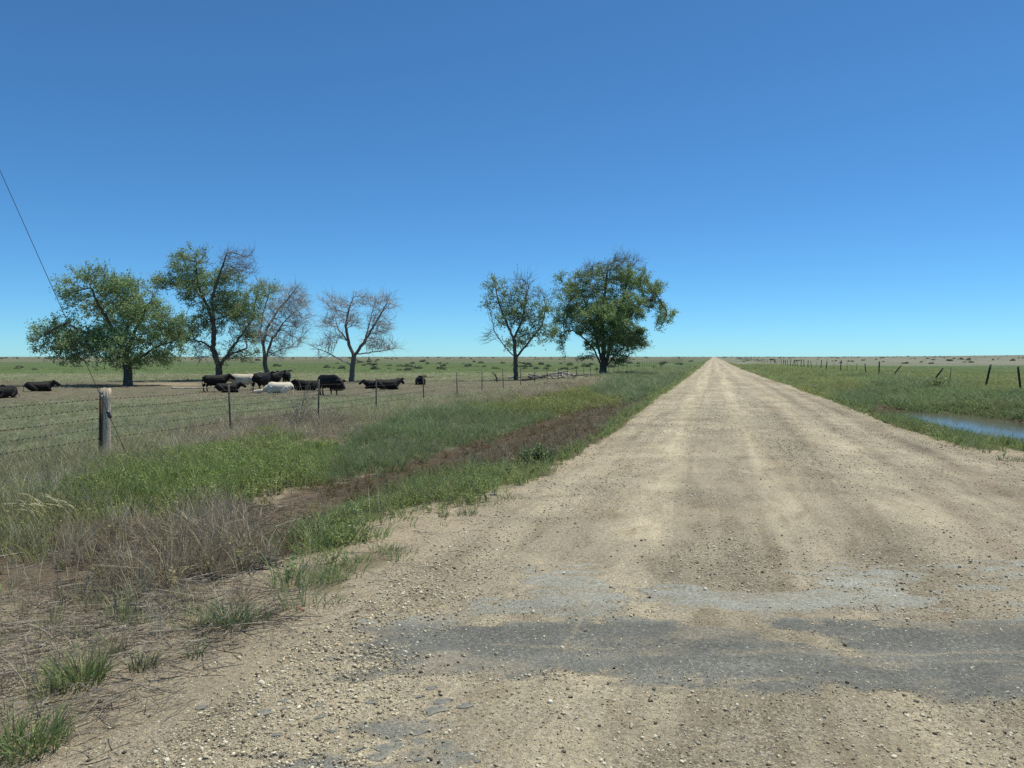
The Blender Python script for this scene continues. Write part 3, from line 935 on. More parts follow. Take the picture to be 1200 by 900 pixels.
# ------------------------------------------------------------------ tubes
def tubes(chains, sides=5):
    """chains: list of (points (k,3), radii (k,)) -> vertices, quads (one closed-off tube each)"""
    VS, FS, off = [], [], 0
    for P, R_ in chains:
        P = np.asarray(P, float); R_ = np.asarray(R_, float)
        k = len(P)
        if k < 2: continue
        ns = sides if np.max(R_) > .03 else 3
        T = np.gradient(P, axis=0)
        T /= np.maximum(np.linalg.norm(T, axis=1, keepdims=True), 1e-9)
        ref = np.array([0, 0, 1.]) if abs(T[0, 2]) < .8 else np.array([1., 0, 0])
        A = np.empty_like(T)
        a0 = np.cross(T[0], ref)
        for q in range(k):                       # carry the frame along so the tube never twists
            a0 = a0 - T[q] * a0.dot(T[q])
            a0 = a0 / max(np.linalg.norm(a0), 1e-9)
            A[q] = a0
        B = np.cross(T, A)
        t = np.arange(ns) * 2 * math.pi / ns
        ring = P[:, None] + R_[:, None, None] * (A[:, None] * np.cos(t)[None, :, None] + B[:, None] * np.sin(t)[None, :, None])
        VS.append(ring.reshape(-1, 3))
        i = (np.arange(k - 1)[:, None] * ns + np.arange(ns)[None])
        j = (np.arange(k - 1)[:, None] * ns + (np.arange(ns)[None] + 1) % ns)
        FS.append(np.stack([i, j, j + ns, i + ns], -1).reshape(-1, 4) + off)
        off += k * ns
    return np.concatenate(VS), np.concatenate(FS)

# ------------------------------------------------------------------ trees: limbs grown towards the foliage masses seen in the photograph
def mat_bark(name, col):
    k = NT(name)
    P = k.pos(True)
    c = k.mix(1.0, col, k.ramp(k.noise(k.mapping(P, (3, 3, .7)), 2.2, 5, .7), [(.28, .55), (.72, 1.5)]), 'MULTIPLY')
    return k.bsdf(c, .95, .12, k.bump(k.noise(k.mapping(P, (9, 9, 1.5)), 2.0, 5, .7), .9, .05))
M_BARK = mat_bark('elm_bark', (.125, .108, .09))
M_TWIG = mat_bark('grey_twigs', (.21, .195, .17))
M_PALETWIG = mat_bark('pale_dead_twigs', (.42, .43, .425))
M_DEADWOOD = mat_bark('bleached_wood', (.42, .37, .30))
def mat_leaf(name, trans=.32):
    k = NT(name)
    c = k.attr('tint').outputs['Color']
    return k.bsdf(c, .45, .35, None, trans)
M_LEAF = mat_leaf('elm_leaves', .5)

def unit(v):
    return v / np.maximum(np.linalg.norm(v, axis=-1, keepdims=True), 1e-9)

def tree(name, base_px, z, stems, clumps, trunk_r, label, seed, leaf_n=16, twig_n=2, step=.27, leaf_size=.165, bark=None, tint=(.235, .355, .125), pale=.5, dens=1.0, group=None, twig_r=.011):
    rn = np.random.default_rng(seed)
    bx, by = base_px
    B = at(bx, by, z)
    zg = land1(B[0], B[1])
    d = float((B - ORG) @ FW)
    s = d / FPX
    def pt(px, py, dep=0.):
        return RT * (px - bx) * s + np.array([0, 0, 1.]) * (by - py) * s + FH * dep
    # main limbs as drawn
    nodes, par = [np.zeros(3)], [-1]
    def nearest(p):
        return int(np.argmin([np.sum((q - p) ** 2) for q in nodes]))
    for st in stems:
        pts = [pt(*q) for q in st]
        cur = nearest(pts[0])
        for p in pts[1:] if np.linalg.norm(pts[0] - nodes[cur]) < step else pts:
            a0 = nodes[cur].copy()
            n = max(1, int(round(np.linalg.norm(p - a0) / step)))
            for i in range(1, n + 1):
                q = a0 + (p - a0) * i / n + rn.normal(size=3) * step * .10 * (i < n)
                nodes.append(q); par.append(cur); cur = len(nodes) - 1
    nstem = len(nodes)
    # attraction points
    A, AL = [], []
    for (cx, cy, rx_, ry_, lf) in clumps:
        vol = (rx_ * s) * (ry_ * s)
        n = int(max(18, 70 * dens * vol ** .85))
        ks = max(4, int(n / 11))                    # foliage hangs in separate sprays
        sub = unit(rn.normal(size=(ks, 3))) * (rn.random((ks, 1)) ** .38)
        dd = sub[rn.integers(0, ks, n)] + rn.normal(size=(n, 3)) * .19
        dep = rn.normal() * rx_ * s * .55
        c = pt(cx, cy, dep)
        A.append(c + dd[:, :1] * RT * rx_ * s * 1.08 + dd[:, 1:2] * FH * rx_ * s * 1.15 + dd[:, 2:] * np.array([0, 0, 1.]) * ry_ * s * 1.08)
        AL.append(np.full(n, lf))
    A = np.concatenate(A); AL = np.concatenate(AL)
    keep = A[:, 2] > .9
    A, AL = A[keep], AL[keep]
    alive = np.ones(len(A), bool)
    N = np.array(nodes)
    D = np.linalg.norm(A[:, None] - N[None], axis=2)
    near = D.argmin(1); nd = D.min(1)
    leafv = np.zeros(len(nodes))
    nodes = list(N); leaf_of = [0.0] * len(nodes)
    for it in range(90):
        idx = np.where(alive)[0]
        if len(idx) == 0: break
        tgt = near[idx]
        order = np.argsort(tgt, kind='stable')
        ti, st_ = np.unique(tgt[order], return_index=True)
        new, newp, newl = [], [], []
        NA = np.array(nodes)
        dirs = unit(A[idx][order] - NA[tgt[order]])
        sums = np.add.reduceat(dirs, st_, axis=0)
        ls = np.add.reduceat(AL[idx][order], st_); cn = np.diff(np.append(st_, len(order)))
        for q, sm, l_, c_ in zip(ti, sums, ls, cn):
            v = sm / max(np.linalg.norm(sm), 1e-6)
            v = v + rn.normal(size=3) * .14
            if par[q] >= 0:
                pv = NA[q] - NA[par[q]]
                v = v + .35 * pv / max(np.linalg.norm(pv), 1e-6)
            v /= max(np.linalg.norm(v), 1e-6)
            new.append(NA[q] + v * step); newp.append(q); newl.append(l_ / c_)
        b0 = len(nodes)
        nodes += new; par += [int(q) for q in newp]; leaf_of += newl
        NW = np.array(new)
        D = np.linalg.norm(A[idx][:, None] - NW[None], axis=2)
        j = D.argmin(1); dm = D.min(1)
        better = dm < nd[idx]
        near[idx[better]] = j[better] + b0
        nd[idx[better]] = dm[better]
        alive[idx[nd[idx] < step * 1.25]] = False
        if len(nodes) > 6000: break
    N = np.array(nodes); par = np.array(par); leaf_of = np.array(leaf_of)
    n = len(N)
    # radii by the pipe rule
    w = np.zeros(n); kids = [[] for _ in range(n)]
    for i in range(1, n): kids[par[i]].append(i)
    order = list(range(n))
    depth_ = np.zeros(n, int)
    for i in range(1, n): depth_[i] = depth_[par[i]] + 1      # parents always come first
    for i in sorted(order, key=lambda q: -depth_[q]):
        if not kids[i]: w[i] = 1
        if par[i] >= 0: w[par[i]] += w[i] + .02
    R_ = trunk_r * (w / w[0]) ** .52
    R_ = np.maximum(R_, .012)
    # butt flare
    R_ = R_ * (1 + .25 * np.exp(-np.maximum(N[:, 2], 0) / .4) * sst(.1, .5, w / w[0]))
    # chains
    big_c, small_c = [], []
    starts = [0]
    seen = set()
    stack = [(0, -1)]
    while stack:
        a0, p0 = stack.pop()
        ch = [p0] if p0 >= 0 else []
        cur = a0
        while True:
            ch.append(cur)
            ks = sorted(kids[cur], key=lambda q: -w[q])
            for o_ in ks[1:]: stack.append((o_, cur))
            if not ks: break
            cur = ks[0]
        rad = R_[ch].copy()
        if p0 >= 0: rad[0] = min(rad[0], rad[1] * 1.15)
        rad[-1] *= .5
        big_c.append((N[ch], rad)) if rad.max() > .075 else small_c.append((N[ch], rad))
    root = link(name, None, None, None, label, 'tree', group)
    root.location = (B[0], B[1], zg)
    big_c[0][0][0] -= np.array([0, 0, .25])
    V, F = tubes(big_c[:1], 9)
    tr = link('trunk', mesh_np('trunk', V, F, True), root, bark or M_BARK)
    if len(big_c) > 1:
        for ch in big_c[1:]:
            V, F = tubes([ch], 6)
            link('limb', mesh_np('limb', V, F, True), root, bark or M_BARK)
    # twigs
    tips = np.where((R_ < .05) & (np.arange(n) >= 1) & (N[:, 2] > 1.0))[0]
    q = np.repeat(tips, twig_n)
    q = q[rn.random(len(q)) < .92]
    pv = unit(N[q] - N[par[q]])
    dv = unit(pv * .9 + unit(N[q] * np.array([1, 1, .5])) * .35 + rn.normal(size=(len(q), 3)) * .42 + np.array([0, 0, .15]))
    L = step * (1.3 + 2.4 * rn.random(len(q))) * np.where(leaf_of[q] < .12, 1.35, 1.0)
    mid = N[q] + dv * (L * .5)[:, None] + rn.normal(size=(len(q), 3)) * .05
    end = mid + unit(dv + rn.normal(size=(len(q), 3)) * .35) * (L * .55)[:, None]
    t3 = np.stack([N[q], mid, end], 1)
    ref = unit(np.cross(dv, rn.normal(size=(len(q), 3)))); ref2 = np.cross(dv, ref)
    rad = np.array([twig_r * 1.25, twig_r, twig_r * .5])
    an = np.array([0, 2.094, 4.188])
    ring = t3[:, :, None] + rad[None, :, None, None] * (ref[:, None, None] * np.cos(an)[None, None, :, None] + ref2[:, None, None] * np.sin(an)[None, None, :, None])
    TV = ring.reshape(-1, 3)
    b9 = np.arange(len(q))[:, None] * 9
    qi = np.array([[0, 1, 4, 3], [1, 2, 5, 4], [2, 0, 3, 5], [3, 4, 7, 6], [4, 5, 8, 7], [5, 3, 6, 8]])
    TF = (b9[:, :, None] + qi[None]).reshape(-1, 4)
    chunks_v, chunks_f = [TV], [TF]
    if small_c:
        SV, SF = tubes(small_c, 4)
        chunks_v.append(SV); chunks_f.append(SF + len(TV))
    o = link('twig_mass', mesh_np('twig_mass', np.concatenate(chunks_v), np.concatenate(chunks_f), True), root, M_PALETWIG if bark else M_TWIG)
    o['kind'] = 'stuff'
    # leaves
    lp = leaf_of[q]
    cnt = rn.poisson(np.clip(lp, 0, 1) * leaf_n)
    e = np.repeat(np.arange(len(q)), cnt)
    nl = len(e)
    if nl:
        t = rn.random((nl, 1))
        c = N[q][e] * (1 - t) + end[e] * t + rn.normal(size=(nl, 3)) * .13
        nrm = unit(rn.normal(size=(nl, 3)) + np.array([0, 0, .25]))
        a1 = unit(np.cross(nrm, rn.normal(size=(nl, 3))))
        a2 = np.cross(nrm, a1)
        sz = (leaf_size * (.55 + .75 * rn.random(nl)))[:, None]
        LV = np.stack([c - a1 * sz * .5, c + a2 * sz * .3 - nrm * sz * .05, c + a1 * sz * .55, c - a2 * sz * .3 - nrm * sz * .05], 1).reshape(-1, 3)
        m = mesh_np('crown', LV, np.arange(nl * 4).reshape(-1, 4))
        T = np.tile(np.array(tint), (nl, 1)) * (.6 + .75 * rn.random((nl, 1)))
        pl = (rn.random((nl, 1)) < pale) * rn.random((nl, 1)) * .6
        T = T * (1 - pl) + np.array((.44, .54, .33)) * pl
        cn_ = vnoise(c[:, 0] * .7 + 50, c[:, 2] * .7 + 50, seed)[:, None]
        T = T * (.75 + .5 * cn_)
        vcol(m, 'tint', np.repeat(T, 4, 0))
        o = link('crown', m, root, M_LEAF)
        o['kind'] = 'stuff'
    COUNT[name + str(seed)] = (n, len(q), nl)
    return root

tree('elm_tree', (150, 452), -.72,
     [[(150, 452), (150, 432), (148, 420), (138, 398, .5), (126, 376, .3), (117, 358), (108, 335)], [(148, 420), (162, 392, -.6), (176, 366, -.8), (190, 345, -1)],
      [(148, 424), (124, 410, 1), (104, 410, 1.4), (78, 426, 1.8)], [(146, 415), (120, 395, -1.5), (95, 380, -2), (72, 392, -2)], [(150, 428), (175, 408, 1), (200, 398, 1.2)], [(140, 400, .5), (150, 372, 1.2), (152, 345, 1.5)]],
     [(70, 397, 22, 20, .95), (62, 385, 12, 12, .8), (78, 349, 13, 14, .85), (104, 331, 20, 14, .8), (122, 324, 12, 8, .7), (147, 337, 22, 15, .9), (117, 365, 30, 20, .75), (163, 366, 24, 20, .8), (190, 388, 24, 22, .85),
      (152, 408, 30, 20, 1.), (198, 414, 18, 12, .8), (112, 398, 28, 16, .9), (85, 420, 14, 8, .5), (135, 428, 12, 8, .9), (178, 424, 12, 7, .6), (208, 384, 12, 16, .8)],
     .34, 'rounded leafy elm with a short thick trunk, beyond the wooden fence post', 31, leaf_n=14, dens=1.5)
tree('elm_tree', (256, 446), -.72,
     [[(256, 446), (257, 430), (250, 410), (252, 385), (246, 363), (234, 349, 1), (220, 336, 1.5), (205, 332, 2)], [(252, 385), (254, 352, -1), (266, 324, -1.5), (274, 300, -1.5)],
      [(250, 410), (240, 402), (222, 398, 1), (205, 398, 1.5)], [(257, 430), (268, 408, 1), (282, 388, 1.3), (294, 372, 1)], [(246, 363), (238, 335, -1), (236, 306, -1)], [(258, 428), (280, 415, -2), (300, 408, -2)]],
     [(219, 311, 18, 13, .75), (200, 332, 15, 10, .8), (184, 362, 9, 8, .7), (236, 301, 10, 9, .4), (276, 305, 17, 14, .0), (288, 318, 12, 14, .0), (266, 330, 18, 14, .55), (234, 338, 18, 16, .8), (262, 360, 22, 20, .7),
      (290, 366, 18, 18, .6), (226, 382, 15, 12, .75), (212, 396, 16, 8, .7), (284, 395, 18, 12, .15), (280, 419, 18, 9, .25), (240, 412, 14, 10, .1), (246, 384, 14, 10, .45), (300, 345, 10, 10, .45)],
     .33, 'tall half-dead elm with leaning limbs behind the standing cattle', 32, leaf_n=11, twig_n=3, dens=1.5)
tree('elm_tree', (315, 443), -.72,
     [[(313, 443), (311, 429), (309, 403), (314, 384), (325, 364, .5), (336, 350, .8), (345, 338, 1)], [(311, 425), (322, 400, -1), (336, 380, -1.3), (350, 366, -1.5)],
      [(309, 410), (302, 392, 1), (304, 366, 1.5), (312, 342, 1.5)], [(311, 420), (330, 408, 1), (344, 406, 1.5)]],
     [(334, 352, 17, 13, .0), (347, 374, 13, 15, .0), (320, 382, 20, 18, .0), (350, 342, 8, 9, 0), (312, 342, 13, 11, .4), (338, 400, 15, 10, .0), (332, 415, 10, 7, .03), (352, 356, 9, 9, 0), (300, 395, 12, 12, .25), (326, 366, 14, 10, .05)],
     .26, 'bare grey elm with almost no leaves, right beside the half-dead elm', 33, leaf_n=8, twig_n=4, dens=1.6, bark=mat_bark('grey_bark', (.17, .155, .135)))
tree('elm_tree', (412, 447), -.72,
     [[(412, 447), (413, 432), (415, 418), (408, 402, .4), (404, 382, .6), (408, 364, .5), (414, 350)], [(413, 428), (396, 419, -.6), (384, 412, -.8), (371, 407, -1)],
      [(415, 418), (428, 402, -.6), (442, 380, -.8), (457, 354, -1)], [(416, 416), (440, 412, .8), (466, 408, 1)], [(428, 402), (431, 380, 1), (436, 358, 1.2)], [(408, 400), (394, 385, 1), (388, 366, 1.4)]],
     [(396, 359, 15, 9, 0), (420, 353, 13, 8, 0), (445, 358, 16, 9, 0), (456, 353, 8, 6, 0), (386, 380, 13, 9, 0), (442, 384, 17, 12, 0), (410, 374, 12, 12, 0), (380, 409, 12, 7, 0), (458, 408, 12, 6, 0), (430, 402, 14, 8, 0), (395, 400, 10, 9, 0), (384, 352, 8, 6, 0)],
     .25, 'leafless dead tree with a wide fan of bare branches, standing alone', 34, leaf_n=0, twig_n=4, dens=1.7, bark=mat_bark('weathered_bark', (.18, .155, .13)))
tree('elm_tree', (605, 446), -.62,
     [[(605, 446), (604, 432), (604, 420), (592, 408, .3), (580, 390, .4), (576, 372, .3)], [(604, 420), (602, 398, -.4), (590, 372, -.6), (583, 350, -.5), (580, 332)],
      [(604, 420), (618, 404, .5), (636, 381, .8), (640, 360, .8)], [(602, 398), (612, 376, .8), (616, 350, 1), (620, 334, 1)]],
     [(583, 337, 12, 11, .75), (577, 358, 10, 11, .5), (617, 339, 14, 12, .05), (633, 349, 9, 9, .1), (607, 368, 17, 16, .7), (628, 370, 14, 13, .6), (639, 392, 12, 12, .6), (590, 374, 10, 10, .65), (614, 397, 13, 9, .5), (596, 403, 10, 8, .25), (570, 398, 7, 6, 0), (600, 345, 9, 11, .3)],
     .22, 'slender sparse-leaved elm next to the pile of dead wood', 35, leaf_n=11, twig_n=3, dens=1.6)
tree('elm_tree', (708, 441), -.5,
     [[(706, 441), (704, 428), (697, 412, .5), (688, 400, .8), (672, 388, 1), (660, 390, 1)], [(706, 436), (707, 408, -.3), (704, 374, -.5), (709, 334, -.6), (712, 312)],
      [(710, 428), (714, 404, -1), (730, 378, -1.4), (748, 358, -1.6), (766, 350, -1.6), (777, 366, -1.6)], [(706, 430), (696, 380, 1.5), (686, 350, 2), (676, 335, 2)], [(714, 404), (728, 360, 1), (738, 325, 1.2)], [(708, 436), (716, 420, -2), (736, 398, -2.6)]],
     [(657, 328, 6, 6, .9), (667, 346, 17, 13, .5), (687, 337, 20, 15, .45), (713, 326, 22, 15, .5), (728, 310, 14, 9, 0.03), (745, 309, 6, 9, 0.), (742, 330, 19, 15, .75), (764, 346, 13, 12, .9), (777, 366, 10, 12, .9), (775, 383, 6, 7, .9),
      (752, 357, 12, 7, .6), (713, 368, 32, 22, .95), (675, 368, 20, 17, .65), (658, 387, 12, 14, .6), (660, 406, 7, 9, .8), (732, 393, 24, 15, .9), (745, 404, 12, 11, .8), (702, 394, 20, 18, .85), (684, 420, 9, 5, .7), (722, 418, 12, 8, .6), (690, 318, 9, 8, 0)],
     .42, 'broad dense elm standing on the fence line by the road', 36, leaf_n=12, twig_n=3, dens=1.35, tint=(.22, .335, .115))

# ------------------------------------------------------------------ wire fences
M_WIRE = mat_simple('rusty_wire', (.075, .062, .052), .6, .4, .2, metal=.4)
M_TPOST = mat_simple('green_steel_post', (.075, .088, .075), .6, .4, .3, 8, dark=(.10, .055, .03))
M_OLDWOOD = mat_simple('weathered_post_wood', (.56, .48, .36), .95, .1, .35, 3, .9, 12, (7, 7, .6), dark=(.24, .20, .16))
M_DARKWOOD = mat_simple('dark_post_wood', (.065, .055, .046), .95, .1, .35, 4, .9, 12, (6, 6, .8))
M_RUST = mat_simple('rusted_iron', (.115, .068, .042), .85, .3, .35, 9)

def box_mb(parts):
    """parts: list of (x0,x1,y0,y1,z0,z1)"""
    V, F = [], []
    for (x0, x1, y0, y1, z0, z1) in parts:
        b = len(V)
        V += [(x0, y0, z0), (x1, y0, z0), (x1, y1, z0), (x0, y1, z0), (x0, y0, z1), (x1, y0, z1), (x1, y1, z1), (x0, y1, z1)]
        F += [(b, b + 3, b + 2, b + 1), (b + 4, b + 5, b + 6, b + 7), (b, b + 1, b + 5, b + 4), (b + 1, b + 2, b + 6, b + 5), (b + 2, b + 3, b + 7, b + 6), (b + 3, b, b + 4, b + 7)]
    return np.array(V), np.array(F)

def wood_post_mesh(name, h, r, seed, sides=12, rings=9, slant=.03):
    rn = np.random.default_rng(seed)
    t = np.arange(sides) * 2 * math.pi / sides
    lump = 1 + .09 * rn.normal(size=sides)
    V = []
    for k in range(rings):
        q = k / (rings - 1)
        rr = r * lump * (1.06 - .1 * q) * (1 + .03 * rn.normal(size=sides))
        zz = -.4 + (h + .4) * q + (rn.normal(size=sides) * .012 + slant * np.cos(t + 1) if k == rings - 1 else 0)
        V.append(np.stack([rr * np.cos(t), rr * np.sin(t), np.broadcast_to(zz, t.shape)], 1))
    V = np.concatenate(V)
    i = (np.arange(rings - 1)[:, None] * sides + np.arange(sides)[None]); j = (np.arange(rings - 1)[:, None] * sides + (np.arange(sides)[None] + 1) % sides)
    F = np.stack([i, j, j + sides, i + sides], -1).reshape(-1, 4)
    V = np.concatenate([V, [[0, 0, h - .01]]])
    top = np.array([[(rings - 1) * sides + k, (rings - 1) * sides + (k + 1) % sides, len(V) - 1] for k in range(sides)])
    return mesh_np(name, V, [F, top])

studs = [(-.006, .006, -.026, -.016, .18 + .055 * i, .20 + .055 * i) for i in range(21)]
V, F = box_mb([(-.024, .024, -.018, -.009, -.4, 1.36), (-.005, .005, -.009, .026, -.4, 1.36)] + studs)
M_tp = mesh_np('t_post', V, F); M_tp.materials.append(M_TPOST)

def wire_chain(X, ys, zs, sag, rn):
    P = []
    for a0, a1, z0, z1 in zip(ys[:-1], ys[1:], zs[:-1], zs[1:]):
        sg = sag * (.5 + rn.random())
        n = 4 if a1 - a0 < 12 else 6
        for i in range(n):
            t = i / n
            P.append((X[0] + X[1] * rn.normal() * .01, a0 + (a1 - a0) * t, z0 + (z1 - z0) * t - sg * 4 * t * (1 - t)))
    P.append((X[0], ys[-1], zs[-1]))
    return np.array(P)

# --- left fence: steel T-posts with one old wooden post
FXL = -12.95
lf = link('barbed_wire_fence', None, None, None, 'barbed wire fence with green steel posts along the cattle pasture', 'fence')
ysL = [4.6, 9.1, 13.55] + [on_line(px_, FXL) for px_ in (270, 373, 441, 497)]
while ysL[-1] < 84: ysL.append(ysL[-1] + 4.5 + .25 * random.uniform(-1, 1))
while ysL[-1] < 330: ysL.append(ysL[-1] + 5.2 + .3 * random.uniform(-1, 1))
zsL = [land1(FXL, q) for q in ysL]
for i, (q, zz) in enumerate(zip(ysL, zsL)):
    if i == 2: continue
    o = link('steel_post', M_tp, lf)
    o.location = (FXL - .02, q, zz + random.uniform(-.08, .03))
    o.rotation_euler = (random.uniform(-.04, .04), random.uniform(-.05, .05), math.pi / 2 + random.uniform(-.2, .2))
wp = link('wooden_post', wood_post_mesh('wooden_post', 1.42, .108, 3, 14, 10), lf, M_OLDWOOD)
wp.location = (FXL + .05, 13.55, zsL[2]); wp.rotation_euler = (.02, .045, .4)
wp['label'] = 'thick weathered grey wooden post'
V, F = box_mb([(-.03, .03, -.006, .006, -.2, 1.28), (-.03, -.02, -.03, .006, -.2, 1.28)])
stk = link('iron_stake', mesh_np('iron_stake', V, F), wp, M_RUST)
stk.matrix_parent_inverse = Matrix()
stk.location = (-.02, -.125, .02); stk.rotation_euler = (0, -.02, -.35)
V, F = box_mb([(-.032, .032, -.012, .008, 1.22, 1.275)])
link('stake_cap', mesh_np('stake_cap', V, F), stk, mat_simple('pale_paint', (.6, .6, .56), .7))
rw = np.random.default_rng(8)
for k, hh in enumerate((.34, .56, .78, 1.0, 1.2)):
    P = wire_chain((FXL + .02, 1), ysL, [q + hh for q in zsL], .02, rw)
    P[:, 0] += .015 * rw.normal(size=len(P))
    V, F = tubes([(P, np.full(len(P), .0028))], 3)
    wobj = link('wire', mesh_np('wire', V, F), lf, M_WIRE)
    # barbs
    yb = np.arange(6, 34, .13)
    xb = np.interp(yb, P[:, 1], P[:, 0]); zb = np.interp(yb, P[:, 1], P[:, 2])
    bp = [(xb[i] - .004, xb[i] + .004, yb[i] - .012, yb[i] + .012, zb[i] - .013, zb[i] + .013) for i in range(len(yb))]
    V, F = box_mb(bp)
    bo = link('barb_row', mesh_np('barb_row', V, F), wobj, M_WIRE); bo['kind'] = 'stuff'

# --- right fence: leaning dark wooden posts and thin steel ones
FXR = 17.6
rf = link('old_post_fence', None, None, None, 'old barbed wire fence with leaning dark wooden posts across the ditch', 'fence')
postsR = [(1290, 'w', 0), (1240, 'w', .1), (1197, 'w', -.05), (1155, 'w', .12), (1113, 's', 0), (1093, 'w', .55), (1045, 'w', .62), (1030, 'w', .0), (1015, 'w', -.05), (1003, 's', 0), (993, 's', .02), (985, 'w', .05), (977, 's', 0), (968, 'w', 0), (962, 'w', .05), (956, 's', 0), (951, 'w', 0)]
wm = [wood_post_mesh('dark_post', 1.35 + .1 * i, (.058 + .01 * (i % 2)), 20 + i, 8, 6) for i in range(4)]
for q in wm: q.materials.append(M_DARKWOOD)
ysR = []
for px_, kd, ln in postsR: ysR.append(on_line(px_, FXR))
ysR_all = [(q, kd, ln) for q, (_, kd, ln) in zip(ysR, postsR)]
while ysR_all[-1][0] < 620:
    q = ysR_all[-1][0] + (5.6 if ysR_all[-1][0] < 250 else 8) + random.uniform(-.8, .8)
    ysR_all.append((q, 'w' if random.random() < .7 else 's', random.gauss(0, .07)))
for i, (q, kd, ln) in enumerate(ysR_all):
    zz = land1(FXR, q)
    if kd == 'w':
        o = link('dark_wooden_post', wm[i % 4], rf)
    else:
        o = link('steel_post', M_tp, rf)
    o.location = (FXR, q, zz + .04)
    o.rotation_euler = (random.uniform(-.1, .1), ln + random.gauss(0, .07), .26 if kd == 'w' else 1.57)
for hh in (.45, .75, 1.05):
    yy = [q[0] for q in ysR_all]
    P = wire_chain((FXR + .06, 1), yy, [land1(FXR, q) + hh for q in yy], .05, rw)
    V, F = tubes([(P, np.full(len(P), .0034))], 3)
    link('wire', mesh_np('wire', V, F), rf, M_WIRE)

# ------------------------------------------------------------------ guy wire coming down to its anchor by the wooden post, and the pole it holds (out of the picture, left)
pa = at(154, 536, -.4); pa[2] = land1(pa[0], pa[1])
dA = 15.6
pa = at_depth(151, 533, dA); pa[2] = land1(pa[0], pa[1])
dirn = at_depth(0, 195, dA) - at_depth(141, 511, dA); dirn /= np.linalg.norm(dirn)
a_top = pa + dirn * ((9.2 - pa[2]) / dirn[2])
gw = link('guy_wire', None, None, None, 'thin dark guy wire slanting down from the sky beside the wooden post', 'guy wire')
def tube_obj(name, chain, parent, mat, sides=6):
    V, F = tubes([chain], sides)
    return link(name, mesh_np(name, V, F, True), parent, mat)
start = pa + dirn * .25
tube_obj('cable', (np.array([start, a_top]), [.0075, .0075]), gw, M_WIRE, 5)
tube_obj('anchor_rod', (np.array([pa - dirn * .25, start + dirn * .1]), [.014, .014]), gw, M_RUST)
cl_ = pa + dirn * 1.02
tube_obj('strain_insulator', (np.array([cl_ - dirn * .09, cl_ - dirn * .06, cl_, cl_ + dirn * .06, cl_ + dirn * .09]), [.012, .042, .032, .042, .012]), gw, mat_simple('black_porcelain', (.03, .03, .032), .3, .5, .1), 8)
pole = link('utility_pole', None, None, None, 'tall brown wooden utility pole with crossarm held by the guy wire', 'utility pole')
pz = land1(a_top[0] - .12, a_top[1])
tube_obj('shaft', (np.array([(a_top[0] - .16, a_top[1], pz - .5), (a_top[0] - .16, a_top[1], 5), (a_top[0] - .16, a_top[1], 10.0)]), [.17, .145, .12]), pole, M_DARKWOOD, 12)
V, F = box_mb([(-.06, .06, -1.2, 1.2, -.06, .06)])
ca = link('crossarm', mesh_np('crossarm', V, F), pole, M_DARKWOOD); ca.location = (a_top[0] - .34, a_top[1], 9.5)
for q in (-1.05, 0.4, 1.05):
    tube_obj('insulator', (np.array([(a_top[0] - .34, a_top[1] + q, 9.56), (a_top[0] - .34, a_top[1] + q, 9.62), (a_top[0] - .34, a_top[1] + q, 9.7)]), [.03, .055, .03]), pole, M_WIRE, 8)

# ------------------------------------------------------------------ cattle
def ring_tube(pts):
    """pts: (x,y,z,ry,rz,tilt) elliptical rings along a line -> closed verts/faces"""
    ns = 14
    V, F = [], []
    P = np.array([q[:3] for q in pts], float)
    T = np.gradient(P, axis=0); T = unit(T)
    for p, t, q in zip(P, T, pts):
        side = np.cross(t, [0, 0, 1.0])
        if np.linalg.norm(side) < .25: side = np.array([0, -1.0, 0])
        side = side / np.linalg.norm(side)
        upv = np.cross(side, t)
        for k in range(ns):
            a_ = 2 * math.pi * k / ns
            V.append(p + side * q[3] * math.cos(a_) + upv * q[4] * math.sin(a_))
    n = len(pts)
    for i in range(n - 1):
        for k in range(ns):
            F.append((i * ns + k, i * ns + (k + 1) % ns, (i + 1) * ns + (k + 1) % ns, (i + 1) * ns + k))
    F.append(tuple(range(ns - 1, -1, -1))); F.append(tuple(range((n - 1) * ns, n * ns)))
    return V, F

